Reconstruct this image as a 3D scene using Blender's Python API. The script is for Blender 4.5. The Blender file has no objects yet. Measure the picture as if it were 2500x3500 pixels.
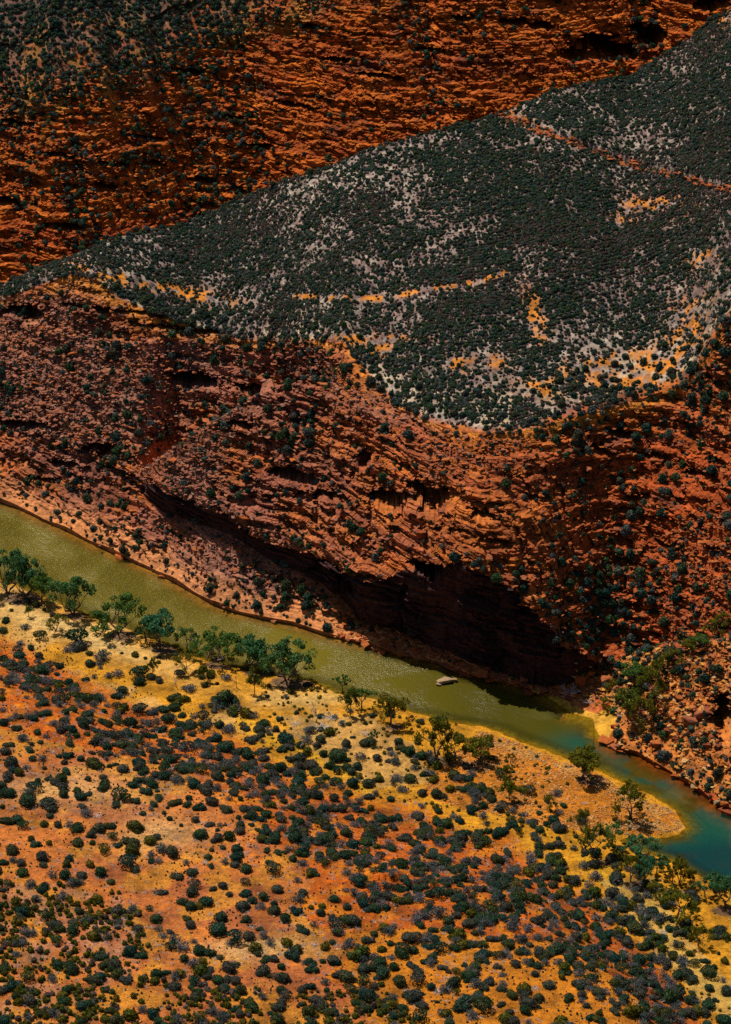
import bpy, math, random
import numpy as np
from mathutils import Vector

random.seed(7)
RNG = np.random.default_rng(11)
scene = bpy.context.scene
COL = scene.collection

# ------------------------------------------------------------------ camera, sky, sun, exposure
HC = 260.0                       # camera height above the river, metres
PITCH = math.radians(25.0)
HFOV = math.radians(16.0)
cam_data = bpy.data.cameras.new("camera")
cam_data.sensor_fit = 'HORIZONTAL'
cam_data.angle = HFOV
cam_data.clip_start = 1.0
cam_data.clip_end = 20000.0
cam = bpy.data.objects.new("camera", cam_data)
COL.objects.link(cam)
cam.location = (0, 0, HC)
cam.rotation_euler = (math.radians(90) - PITCH, 0, 0)
scene.camera = cam

SUN_EL = math.radians(61.0)
SUN_AZ = math.radians(-42.0)     # measured from +Y towards +X: behind the canyon, to the left
sun_dir = Vector((math.sin(SUN_AZ) * math.cos(SUN_EL), math.cos(SUN_AZ) * math.cos(SUN_EL), math.sin(SUN_EL)))
world = bpy.data.worlds.new("World")
scene.world = world
world.use_nodes = True
wn = world.node_tree
wn.nodes.clear()
w_out = wn.nodes.new("ShaderNodeOutputWorld")
w_bg = wn.nodes.new("ShaderNodeBackground")
w_sky = wn.nodes.new("ShaderNodeTexSky")
w_sky.sky_type = 'NISHITA'
w_sky.sun_disc = False
w_sky.sun_elevation = SUN_EL
w_sky.sun_rotation = SUN_AZ
w_bg.inputs[1].default_value = 0.05
wn.links.new(w_sky.outputs[0], w_bg.inputs[0])
wn.links.new(w_bg.outputs[0], w_out.inputs[0])
sun_data = bpy.data.lights.new("sun", 'SUN')
sun_data.energy = 5.0
sun_data.angle = math.radians(0.5)
sun_data.color = (1.0, 0.93, 0.82)
sun = bpy.data.objects.new("sun", sun_data)
COL.objects.link(sun)
sun.rotation_euler = sun_dir.to_track_quat('Z', 'Y').to_euler()

scene.view_settings.view_transform = 'Standard'
scene.view_settings.look = 'None'
scene.view_settings.exposure = 0.0
scene.view_settings.gamma = 1.0
scene.view_settings.use_curve_mapping = False
scene.render.engine = 'CYCLES'
scene.cycles.use_denoising = False
scene.cycles.sample_clamp_direct = 6.0
scene.cycles.max_bounces = 5
scene.cycles.diffuse_bounces = 1
scene.cycles.transparent_max_bounces = 6

# ------------------------------------------------------------------ survey: photograph pixels <-> places
FPX = 1250.0 / math.tan(HFOV / 2)
CP, SP = math.cos(PITCH), math.sin(PITCH)

def ray(px, py):
    """azimuth ratio x/y and height ratio (z-HC)/y of the sight line through a pixel of the 2500 x 3500 photograph"""
    px = np.asarray(px, float); py = np.asarray(py, float)
    dx = (px - 1250.0) / FPX; dy = (1750.0 - py) / FPX
    fy = CP + dy * SP
    return dx / fy, (-SP + dy * CP) / fy

def project(x, y, z):
    zc = z - HC
    dep = y * CP - zc * SP
    up = y * SP + zc * CP
    return 1250.0 + FPX * x / dep, 1750.0 - FPX * up / dep, dep

def curve_e(pts):
    p = np.array(pts, float)
    t = np.linspace(0, len(p) - 1, (len(p) - 1) * 12 + 1)
    i = np.arange(len(p))
    a, e = ray(np.interp(t, i, p[:, 0]), np.interp(t, i, p[:, 1]))
    a = np.maximum.accumulate(a + np.arange(len(a)) * 1e-9)
    return lambda q: np.interp(q, a, e)

def on_water(pts):
    a, e = ray(*np.array(pts, float).T)
    y = -HC / e
    return np.stack([a * y, y], 1)

# ------------------------------------------------------------------ noise
def _h(ix, iy, iz, seed):
    n = (ix.astype(np.int64) * 374761393 + iy.astype(np.int64) * 668265263 + iz.astype(np.int64) * 2147483647 + seed * 974634521) & 0xFFFFFFFF
    n = ((n ^ (n >> 13)) * 1274126177) & 0xFFFFFFFF
    n = ((n ^ (n >> 15)) * 2246822519) & 0xFFFFFFFF
    return ((n ^ (n >> 16)) & 0xFFFFFF) / float(0xFFFFFF)

def vnoise(x, y, z=None, seed=0):
    x = np.asarray(x, float); y = np.asarray(y, float)
    fx = np.floor(x); fy = np.floor(y)
    u = x - fx; v = y - fy
    u = u * u * (3 - 2 * u); v = v * v * (3 - 2 * v)
    ix = fx.astype(np.int64); iy = fy.astype(np.int64)
    if z is None:
        o = np.zeros_like(ix)
        a = _h(ix, iy, o, seed); b = _h(ix + 1, iy, o, seed); c = _h(ix, iy + 1, o, seed); d = _h(ix + 1, iy + 1, o, seed)
        return (a * (1 - u) + b * u) * (1 - v) + (c * (1 - u) + d * u) * v
    z = np.asarray(z, float); fz = np.floor(z); w = z - fz; w = w * w * (3 - 2 * w); iz = fz.astype(np.int64)
    r = 0
    for k, wk in ((0, 1 - w), (1, w)):
        a = _h(ix, iy, iz + k, seed); b = _h(ix + 1, iy, iz + k, seed); c = _h(ix, iy + 1, iz + k, seed); d = _h(ix + 1, iy + 1, iz + k, seed)
        r = r + wk * ((a * (1 - u) + b * u) * (1 - v) + (c * (1 - u) + d * u) * v)
    return r

def fbm(x, y, z=None, seed=0, octv=3):
    s = 0; amp = 1.0; tot = 0
    for k in range(octv):
        f = 2.03 ** k
        s = s + amp * vnoise(x * f, y * f, None if z is None else z * f, seed + k * 17)
        tot += amp; amp *= 0.5
    return s / tot

def sstep(a, b, x):
    t = np.clip((x - a) / (b - a), 0, 1)
    return t * t * (3 - 2 * t)

def mixc(c, col, m):
    return c * (1 - m[..., None]) + np.array(col) * m[..., None]

def line_dist(px, py, pts):
    """distance in photograph pixels from points to a surveyed polyline"""
    best = np.full(px.shape, 1e9)
    for (x0, y0), (x1, y1) in zip(pts[:-1], pts[1:]):
        dx, dy = x1 - x0, y1 - y0
        t = np.clip(((px - x0) * dx + (py - y0) * dy) / (dx * dx + dy * dy + 1e-9), 0, 1)
        best = np.minimum(best, np.hypot(px - x0 - t * dx, py - y0 - t * dy))
    return best

def inside(px, py, poly):
    r = np.zeros(px.shape, bool)
    n = len(poly)
    for i in range(n):
        x0, y0 = poly[i]; x1, y1 = poly[(i + 1) % n]
        c = (y0 > py) != (y1 > py)
        r ^= c & (px < (x1 - x0) * (py - y0) / (y1 - y0 + 1e-12) + x0)
    return r

# ------------------------------------------------------------------ surveyed lines (photograph pixels)
FAR_BANK = [(-600, 1510), (-200, 1645), (0, 1716), (60, 1736), (150, 1780), (230, 1815), (330, 1865), (420, 1905), (510, 1945), (600, 1992), (650, 2022), (720, 2062), (800, 2092),
            (900, 2116), (1000, 2134), (1100, 2168), (1250, 2205), (1350, 2235), (1450, 2257), (1530, 2276), (1600, 2308), (1700, 2326), (1790, 2350), (1850, 2374), (1900, 2408),
            (1950, 2443), (2028, 2462), (2034, 2500), (2055, 2535), (2090, 2550), (2120, 2565), (2180, 2580), (2230, 2610), (2290, 2640), (2380, 2700), (2440, 2745), (2500, 2777), (2700, 2900), (3100, 3120)]
NEAR_BANK = [(-600, 1740), (-200, 1900), (0, 1985), (150, 2045), (300, 2105), (345, 2122), (480, 2175), (620, 2228), (760, 2275), (900, 2310), (1000, 2325), (1060, 2332), (1150, 2368), (1260, 2390),
             (1330, 2410), (1400, 2438), (1500, 2462), (1600, 2480), (1700, 2500), (1800, 2540), (1880, 2570), (1950, 2600), (2060, 2640), (2150, 2685), (2250, 2740), (2310, 2775), (2335, 2808),
             (2340, 2830), (2310, 2850), (2250, 2860), (2160, 2858), (2110, 2868), (2130, 2890), (2200, 2915), (2290, 2945), (2360, 2990), (2420, 3015), (2500, 3045), (2600, 3100), (3100, 3350)]
FACE_FOOT = [(-600, 1330), (0, 1560), (300, 1640), (470, 1672), (560, 1745), (680, 1792), (800, 1832), (900, 1900), (1000, 1945), (1100, 1985), (1180, 2060), (1230, 2135), (1350, 2165), (1450, 2205),
             (1530, 2228), (1620, 2275), (1720, 2300), (1800, 2332), (1880, 2350), (1940, 2345), (1990, 2310), (2060, 2285), (2150, 2252), (2300, 2212), (2500, 2185), (3100, 2080)]
FACE_TOP = [(-600, 1325), (0, 1555), (300, 1632), (470, 1655), (520, 1655), (600, 1690), (700, 1735), (800, 1770), (870, 1830), (960, 1868), (1060, 1890), (1120, 1920), (1180, 1958), (1280, 1985), (1390, 1945),
            (1500, 1948), (1560, 1905), (1650, 1955), (1700, 1985), (1760, 2010), (1790, 2075), (1870, 2128), (1900, 2165), (1920, 2212), (1990, 2222), (2060, 2278), (2150, 2247), (2300, 2207), (2500, 2180), (3100, 2075)]
SPUR_TOP = [(-600, 1200), (0, 1350), (300, 1450), (480, 1612), (560, 1552), (700, 1457), (830, 1377), (950, 1314), (1050, 1298), (1150, 1316), (1250, 1385), (1350, 1490), (1560, 1650), (1900, 1800), (2500, 1650), (3100, 1600)]
RIM = [(-600, 1180), (-100, 1040), (60, 1002), (240, 937), (330, 957), (400, 1010), (520, 1070), (640, 1110), (750, 1150), (900, 1166), (1050, 1162), (1180, 1175), (1250, 1282), (1330, 1370), (1450, 1435), (1560, 1475),
       (1750, 1482), (1870, 1452), (2000, 1412), (2200, 1362), (2330, 1312), (2400, 1230), (2450, 1130), (2500, 1080), (2700, 950), (3100, 850)]
CREST = [(-600, 1120), (-100, 1008), (0, 972), (100, 930), (215, 885), (380, 812), (640, 764), (770, 702), (960, 620), (1100, 580), (1250, 510), (1400, 475), (1640, 410), (1730, 385), (1890, 312), (2000, 287),
         (2070, 272), (2140, 270), (2250, 200), (2350, 140), (2450, 60), (2500, 28), (2700, -80), (3100, -260)]
WALL_RIM = [(-600, 340), (0, 262), (180, 228), (400, 212), (520, 150), (800, 60), (900, 10), (1100, -120), (1500, -300), (2500, -560), (3100, -650)]
SCARP_FOOT = [(-600, 1960), (0, 2165), (150, 2240), (330, 2330), (500, 2415), (700, 2460), (850, 2525), (950, 2575), (1050, 2640), (1250, 2720), (1450, 2765), (1600, 2820), (1750, 2860), (1900, 2960), (2000, 3030),
              (2100, 3120), (2200, 3210), (2300, 3330), (2400, 3480), (2600, 3750), (3100, 4400)]
SHELF = [(x, y - 5) for x, y in FAR_BANK[:24]] + [(1850, 2358), (1900, 2374), (1950, 2405), (2028, 2436), (2060, 2440), (2105, 2425), (2125, 2470), (2150, 2545)] + [(x, y - 6) for x, y in FAR_BANK[32:]]
OUTCROP_LINE = [(1720, 395), (1780, 415), (1850, 443), (1930, 470), (2000, 500), (2080, 530), (2150, 555), (2300, 592), (2400, 618), (2500, 645)]

WATER_POLY = np.concatenate([on_water(FAR_BANK), on_water(NEAR_BANK)[::-1]])

def water_sd(x, y):
    """signed distance to the shoreline in metres, positive on land"""
    best = np.full(x.shape, 1e9)
    P = WATER_POLY
    for i in range(len(P)):
        x0, y0 = P[i]; x1, y1 = P[(i + 1) % len(P)]
        dx, dy = x1 - x0, y1 - y0
        t = np.clip(((x - x0) * dx + (y - y0) * dy) / (dx * dx + dy * dy + 1e-9), 0, 1)
        best = np.minimum(best, np.hypot(x - x0 - t * dx, y - y0 - t * dy))
    return np.where(inside(x, y, [tuple(q) for q in P]), -best, best)

# ------------------------------------------------------------------ materials
def new_mat(name):
    m = bpy.data.materials.new(name)
    m.use_nodes = True
    nt = m.node_tree
    nt.nodes.clear()
    out = nt.nodes.new("ShaderNodeOutputMaterial")
    return m, nt, out

def N(nt, typ, **kw):
    n = nt.nodes.new(typ)
    for k, v in kw.items():
        if k.startswith("in_"):
            n.inputs[k[3:].replace("_", " ")].default_value = v
        else:
            setattr(n, k, v)
    return n

def math_node(nt, op, a, b=None):
    n = nt.nodes.new("ShaderNodeMath"); n.operation = op
    for i, v in enumerate((a, b)):
        if v is None: continue
        if isinstance(v, (int, float)): n.inputs[i].default_value = v
        else: nt.links.new(v, n.inputs[i])
    return n.outputs[0]

def ramp(nt, fac, stops):
    r = nt.nodes.new("ShaderNodeValToRGB")
    el = r.color_ramp.elements
    while len(el) < len(stops): el.new(0.5)
    for e, (p, c) in zip(el, stops):
        e.position = p; e.color = c if len(c) == 4 else (*c, 1)
    nt.links.new(fac, r.inputs[0])
    return r.outputs[0]

def mul_col(nt, a, b, fac=1.0, mode='MULTIPLY'):
    n = nt.nodes.new("ShaderNodeMix"); n.data_type = 'RGBA'; n.blend_type = mode
    n.inputs[0].default_value = fac if isinstance(fac, (int, float)) else 0
    if not isinstance(fac, (int, float)): nt.links.new(fac, n.inputs[0])
    for i, v in ((6, a), (7, b)):
        if isinstance(v, tuple): n.inputs[i].default_value = (*v, 1) if len(v) == 3 else v
        else: nt.links.new(v, n.inputs[i])
    return n.outputs[2]

def terrain_material(name, scales, bump, lo=0.55, hi=1.35):
    m, nt, out = new_mat(name)
    geo = N(nt, "ShaderNodeNewGeometry")
    att = N(nt, "ShaderNodeAttribute", attribute_name="Col")
    col = att.outputs["Color"]
    hs = []
    for i, (s, det) in enumerate(scales):
        t = N(nt, "ShaderNodeTexNoise", in_Scale=s, in_Detail=det, in_Roughness=0.65)
        nt.links.new(geo.outputs["Position"], t.inputs["Vector"])
        hs.append(t.outputs["Fac"])
        r = ramp(nt, t.outputs["Fac"], [(0.30, (lo, lo, lo)), (0.5, (1, 1, 1)), (0.72, (hi, hi * 0.98, hi * 0.95))])
        col = mul_col(nt, col, r)
    b = N(nt, "ShaderNodeBsdfPrincipled", in_Roughness=0.92)
    b.inputs["Specular IOR Level"].default_value = 0.15
    nt.links.new(col, b.inputs["Base Color"])
    bp = N(nt, "ShaderNodeBump", in_Strength=bump, in_Distance=0.4)
    h = math_node(nt, 'ADD', hs[0], math_node(nt, 'MULTIPLY', hs[-1], 0.6))
    nt.links.new(h, bp.inputs["Height"])
    nt.links.new(bp.outputs[0], b.inputs["Normal"])
    nt.links.new(b.outputs[0], out.inputs[0])
    return m

M_ROCK = terrain_material("layered_sandstone", [(0.9, 5), (0.22, 3)], 0.9, 0.5, 1.4)
M_SAND = terrain_material("river_sand_and_soil", [(3.0, 7), (0.8, 6), (0.12, 3)], 1.0, 0.50, 1.38)

def leaf_material(name, cols, spread=0.5, transl=0.25, rough=0.6):
    m, nt, out = new_mat(name)
    oi = N(nt, "ShaderNodeObjectInfo")
    geo = N(nt, "ShaderNodeNewGeometry")
    c = ramp(nt, oi.outputs["Random"], [(i / (len(cols) - 1), k) for i, k in enumerate(cols)])
    v = ramp(nt, geo.outputs["Random Per Island"], [(0.0, (1 - spread,) * 3), (1.0, (1 + spread, 1 + spread, 1 + spread * 0.8))])
    c = mul_col(nt, c, v)
    d = N(nt, "ShaderNodeBsdfPrincipled", in_Roughness=rough)
    d.inputs["Specular IOR Level"].default_value = 0.06
    t = N(nt, "ShaderNodeBsdfTranslucent")
    nt.links.new(c, d.inputs["Base Color"]); nt.links.new(c, t.inputs["Color"])
    mx = N(nt, "ShaderNodeMixShader"); mx.inputs[0].default_value = transl
    nt.links.new(d.outputs[0], mx.inputs[1]); nt.links.new(t.outputs[0], mx.inputs[2])
    nt.links.new(mx.outputs[0], out.inputs[0])
    return m

M_DOME = leaf_material("dark_scrub_leaves", [(0.020, 0.064, 0.036), (0.042, 0.074, 0.024), (0.018, 0.060, 0.048), (0.070, 0.080, 0.018), (0.060, 0.072, 0.060), (0.085, 0.080, 0.062), (0.028, 0.072, 0.034)])
M_GREYLEAF = leaf_material("grey_scrub_leaves", [(0.065, 0.085, 0.080), (0.11, 0.12, 0.12), (0.05, 0.08, 0.075), (0.14, 0.14, 0.15)])
M_OLIVE = leaf_material("olive_heath_leaves", [(0.085, 0.090, 0.010), (0.13, 0.105, 0.012), (0.055, 0.085, 0.016), (0.16, 0.12, 0.016)])
M_HEATH = leaf_material("hill_heath_leaves", [(0.018, 0.060, 0.050), (0.042, 0.074, 0.032), (0.030, 0.066, 0.060), (0.075, 0.066, 0.044), (0.042, 0.092, 0.030), (0.12, 0.13, 0.125), (0.022, 0.066, 0.052)])
M_BROWNHEATH = leaf_material("brown_heath_leaves", [(0.10, 0.050, 0.040), (0.075, 0.054, 0.050), (0.13, 0.085, 0.070), (0.17, 0.15, 0.14)])
M_GUM = leaf_material("river_gum_leaves", [(0.060, 0.170, 0.070), (0.100, 0.180, 0.034), (0.048, 0.165, 0.090)], 0.5, 0.42)
M_GUMOLIVE = leaf_material("olive_gum_leaves", [(0.13, 0.14, 0.014), (0.17, 0.155, 0.016), (0.115, 0.14, 0.022)], 0.4, 0.4)

def bark_material(name, a, b):
    m, nt, out = new_mat(name)
    tc = N(nt, "ShaderNodeTexCoord")
    t = N(nt, "ShaderNodeTexNoise", in_Scale=3.0, in_Detail=4)
    nt.links.new(tc.outputs["Object"], t.inputs["Vector"])
    c = ramp(nt, t.outputs["Fac"], [(0.35, a), (0.65, b)])
    d = N(nt, "ShaderNodeBsdfPrincipled", in_Roughness=0.85)
    nt.links.new(c, d.inputs["Base Color"]); nt.links.new(d.outputs[0], out.inputs[0])
    return m

M_BARK = bark_material("grey_brown_bark", (0.10, 0.07, 0.05), (0.26, 0.21, 0.17))
M_TWIG = bark_material("grey_twigs", (0.20, 0.185, 0.20), (0.42, 0.39, 0.42))
M_DEAD = bark_material("bleached_dead_wood", (0.30, 0.28, 0.28), (0.58, 0.55, 0.55))

def stone_material(name, cols):
    m, nt, out = new_mat(name)
    oi = N(nt, "ShaderNodeObjectInfo"); geo = N(nt, "ShaderNodeNewGeometry")
    c = ramp(nt, oi.outputs["Random"], [(i / (len(cols) - 1), k) for i, k in enumerate(cols)])
    t = N(nt, "ShaderNodeTexNoise", in_Scale=1.6, in_Detail=5, in_Roughness=0.7)
    nt.links.new(geo.outputs["Position"], t.inputs["Vector"])
    c = mul_col(nt, c, ramp(nt, t.outputs["Fac"], [(0.3, (0.55, 0.52, 0.5)), (0.7, (1.3, 1.25, 1.2))]))
    d = N(nt, "ShaderNodeBsdfPrincipled", in_Roughness=0.9)
    d.inputs["Specular IOR Level"].default_value = 0.15
    bp = N(nt, "ShaderNodeBump", in_Strength=0.6, in_Distance=0.2)
    nt.links.new(t.outputs["Fac"], bp.inputs["Height"]); nt.links.new(bp.outputs[0], d.inputs["Normal"])
    nt.links.new(c, d.inputs["Base Color"]); nt.links.new(d.outputs[0], out.inputs[0])
    return m

M_SLAB = stone_material("sandstone_slabs", [(0.34, 0.080, 0.020), (0.40, 0.105, 0.022), (0.23, 0.055, 0.020), (0.33, 0.11, 0.05), (0.42, 0.12, 0.024), (0.27, 0.08, 0.04)])
M_PINKSLAB = stone_material("pinkish_sandstone_slabs", [(0.27, 0.094, 0.056), (0.34, 0.125, 0.07), (0.20, 0.068, 0.046), (0.31, 0.15, 0.105), (0.38, 0.115, 0.032), (0.24, 0.085, 0.06)])
M_WALLSLAB = stone_material("red_sandstone_slabs", [(0.40, 0.085, 0.012), (0.48, 0.12, 0.013), (0.30, 0.055, 0.012), (0.48, 0.14, 0.016)])
M_PEBBLE = stone_material("river_cobbles", [(0.50, 0.20, 0.04), (0.58, 0.27, 0.05), (0.42, 0.15, 0.04), (0.60, 0.36, 0.14), (0.34, 0.12, 0.04)])
M_PALE = stone_material("pale_boulders", [(0.30, 0.19, 0.09), (0.38, 0.28, 0.18)])

# ------------------------------------------------------------------ mesh helpers
def mesh_from(name, V, F4=None, F3=None, smooth=False):
    V = np.asarray(V, np.float32)
    me = bpy.data.meshes.new(name)
    n4 = 0 if F4 is None else len(F4); n3 = 0 if F3 is None else len(F3)
    me.vertices.add(len(V)); me.vertices.foreach_set("co", V.ravel())
    loops = []
    if n4: loops.append(np.asarray(F4, np.int32).ravel())
    if n3: loops.append(np.asarray(F3, np.int32).ravel())
    loops = np.concatenate(loops)
    me.loops.add(len(loops)); me.loops.foreach_set("vertex_index", loops)
    me.polygons.add(n4 + n3)
    start = np.concatenate([np.arange(n4) * 4, n4 * 4 + np.arange(n3) * 3]).astype(np.int32)
    me.polygons.foreach_set("loop_start", start)
    me.update(calc_edges=True)
    me.polygons.foreach_set("use_smooth", np.full(n4 + n3, smooth))
    return me

def add_color(me, C, name="Col"):
    at = me.color_attributes.new(name, 'FLOAT_COLOR', 'POINT')
    c = np.ones((len(C), 4), np.float32); c[:, :3] = np.clip(C, 0, 1)
    at.data.foreach_set("color", c.ravel())

def add_float(me, v, name):
    at = me.attributes.new(name, 'FLOAT', 'POINT')
    at.data.foreach_set("value", np.asarray(v, np.float32))

def link(name, me, mat=None, parent=None, kind=None):
    if mat is not None and not me.materials: me.materials.append(mat)
    o = bpy.data.objects.new(name, me); COL.objects.link(o)
    if parent is not None: o.parent = parent
    if kind: o["kind"] = kind
    return o

def grid_faces(r, c):
    i = np.arange((r - 1) * c).reshape(r - 1, c)[:, :-1].ravel()
    return np.stack([i, i + 1, i + c + 1, i + c], 1)

def azimuths(n_in, n_out):
    amax = 0.158
    return np.concatenate([np.linspace(-0.205, -amax, n_out, endpoint=False), np.linspace(-amax, amax, n_in, endpoint=False), np.linspace(amax, 0.205, n_out + 1)])

# ------------------------------------------------------------------ the far side: shore, cliffs, hill, canyon wall
A = azimuths(790, 40)
PXA = 1250 + A * 0.9 * FPX                      # rough photograph column of each profile
e_bank = curve_e(FAR_BANK)(A); e_ff = curve_e(FACE_FOOT)(A); e_ft = curve_e(FACE_TOP)(A)
e_sp = curve_e(SPUR_TOP)(A); e_rim = curve_e(RIM)(A); e_cr = curve_e(CREST)(A); e_wr = curve_e(WALL_RIM)(A) + 0.010 * (fbm(A * 60, A * 0, None, 35, 3) - 0.5)

def meet(y0, z0, s, e):
    return (z0 - s * y0 - HC) / (e - s)

def bell(c, w):
    return np.exp(-((PXA - c) / w) ** 2)

y_b = -HC / e_bank
e_sh = curve_e(SHELF)(A)
y_sh = np.maximum(meet(y_b, 0.25, 0.06, e_sh), y_b + 0.25); z_sh = 0.25 + 0.06 * (y_sh - y_b)
cut = (0.45 + 0.9 * vnoise(A * 110, A * 0, None, 33)) * (1 - sstep(1800, 1860, PXA) * sstep(2180, 2120, PXA))
y_sh = np.where(cut > 0.3, y_b - 0.30 * np.minimum(cut, 1.5), y_sh); z_sh = np.where(cut > 0.3, cut, z_sh)
s1 = 0.62 - 0.25 * bell(2100, 160) - 0.12 * sstep(900, 200, PXA)
y_ff = meet(np.where(cut > 0.3, y_b, y_sh), np.where(cut > 0.3, 0.8, z_sh), s1, e_ff); z_ff = HC + e_ff * y_ff
y_ff = np.maximum(y_ff, y_sh + 0.6); z_ff = HC + e_ff * y_ff
hface = (e_ft - e_ff) * y_ff
gap2 = 6.0 * sstep(1960, 2330, PXA)
def smooth(v, sig):
    k = np.exp(-0.5 * (np.arange(-3 * sig, 3 * sig + 1) / sig) ** 2); k /= k.sum()
    return np.convolve(np.pad(v, 3 * sig, mode='edge'), k, 'valid')

_wr = sstep(1880, 2010, PXA)
y_ft = smooth(y_ff, 4) * (1 - _wr) + smooth(y_ff, 40) * _wr - (0.14 + 0.40 * sstep(430, 560, PXA) * sstep(1260, 1150, PXA)) * np.maximum(hface, 0) * sstep(0.8, 3.5, hface) + gap2
z_ft = HC + e_ft * y_ft
s2 = 0.92
y_sp = smooth(meet(y_ft, z_ft, s2, e_sp), 14); z_sp = HC + e_sp * y_sp
gap = 26.0 * sstep(470, 640, PXA) * sstep(1260, 1000, PXA)
y_g = y_sp + gap; z_g = HC + e_sp * y_g - 3.0 * np.minimum(gap / 10, 1)
y_rim = smooth(meet(y_g, z_g, s2, e_rim), 50); z_rim = HC + e_rim * y_rim
s3 = 0.22
y_cr = smooth(meet(y_rim, z_rim, s3, e_cr), 45); z_cr = HC + e_cr * y_cr
y_v = y_cr + 45; z_v = HC + e_cr * y_v - 12
y_wb = y_cr + 85; z_wb = HC + e_cr * y_wb - 5
y_wr = smooth(meet(y_wb, z_wb, 0.95, e_wr), 30); z_wr = HC + e_wr * y_wr
y_cap = y_wr + 140; z_cap = z_wr + 140 * 0.52
y_pl = y_cap + 900; z_pl = z_cap + 15

def strip(knots, rows):
    Y = []; Z = []; S = []
    for k in range(len(rows)):
        n = rows[k]; last = k == len(rows) - 1
        t = np.linspace(0, 1, n, endpoint=last)[:, None]
        Y.append(knots[k][0] * (1 - t) + knots[k + 1][0] * t)
        Z.append(knots[k][1] * (1 - t) + knots[k + 1][1] * t)
        S.append(np.full((n, len(A)), float(k)) + t)
    return np.concatenate(Y), np.concatenate(Z), np.concatenate(S)

def beds(x, y, z, T, W, seed, warp=0.8):
    """how far each block of each bed stands proud, and the bed's own number"""
    zs = z + 0.012 * x + warp * (vnoise(x / 16, y / 16, z / 9, seed + 3) - 0.5) * 2 + 0.9 * (vnoise(x / 4.2, y / 4.2, z / 5, seed + 4) - 0.5)
    L = np.floor(zs / T)
    fr = zs / T - L
    lh = _h(L, L * 0, L * 0, seed)
    sx = x + 0.45 * y
    c = np.floor(sx / (W * (0.6 + lh)) + lh * 31.7 + 0.6 * vnoise(x / 3, z / 1.2, None, seed + 8))
    return _h(c, L, L * 0, seed + 1), lh, fr

PUSH = np.array([-0.30, -0.95])

CAVES = [(655, 1298, 95, 34, 5.0), (850, 1326, 70, 16, 3.5), (345, 1536, 90, 22, 4.0), (80, 1450, 110, 18, 3.0), (70, 1068, 75, 36, 5.0), (400, 1062, 220, 9, 2.5), (560, 1120, 160, 8, 2.5), (690, 1133, 80, 10, 2.5),
         (1010, 1630, 95, 30, 4.0), (1330, 1712, 95, 48, 5.0), (1475, 1700, 80, 62, 5.0), (1655, 1765, 55, 22, 3.0), (1120, 1700, 80, 20, 3.0), (1540, 1815, 60, 16, 3.0),
         (2035, 1540, 60, 22, 4), (2120, 1480, 50, 14, 3), (2250, 1560, 70, 10, 2.5), (1460, 1945, 60, 30, 4), (2475, 2460, 55, 95, 9.0), (230, 1590, 60, 14, 3), (1830, 1700, 40, 12, 3), (2180, 1700, 60, 12, 3), (1700, 1850, 50, 10, 2.5),
         (2400, 1620, 60, 12, 3), (520, 1490, 50, 12, 2.5), (160, 1640, 90, 12, 2.5), (820, 1455, 60, 14, 2.5), (930, 1700, 45, 12, 2.5), (1240, 1585, 35, 45, 3)]
WALL_CAVES = [(2060, 158, 130, 46, 12.0), (1990, 185, 80, 30, 10.0), (1760, 75, 70, 20, 6.0), (2210, 120, 70, 40, 9.0), (2430, 15, 60, 26, 9.0), (1590, 60, 60, 14, 5.0), (640, 245, 55, 12, 5.0), (200, 530, 90, 12, 5), (380, 560, 70, 10, 4),
              (810, 400, 60, 10, 4), (1000, 360, 90, 10, 4), (1300, 260, 80, 9, 4), (60, 420, 60, 10, 4), (20, 690, 60, 20, 6), (350, 640, 60, 18, 5), (500, 470, 70, 9, 4), (1480, 170, 70, 9, 4), (1150, 200, 60, 9, 4),
              (700, 620, 50, 14, 5), (240, 780, 60, 16, 5), (1080, 90, 60, 10, 4), (1850, 90, 60, 18, 6), (900, 500, 60, 10, 4), (520, 560, 40, 14, 5)]

def carve(X, Y, Z, caves):
    px, py, _ = project(X, Y, Z)
    wob = (vnoise(px / 38, py / 17, None, 91) - 0.5) * 0.9 + (vnoise(px / 13, py / 9, None, 92) - 0.5) * 0.4
    for cx, cy, w, h, dep in caves:
        u = (px - cx) / w; v = (py - cy - (px - cx) * 0.12) / h
        m = sstep(1.0, 0.86, np.sqrt(u * u + v * v) + wob)
        Y = Y + dep * 1.9 * m
    return Y

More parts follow.
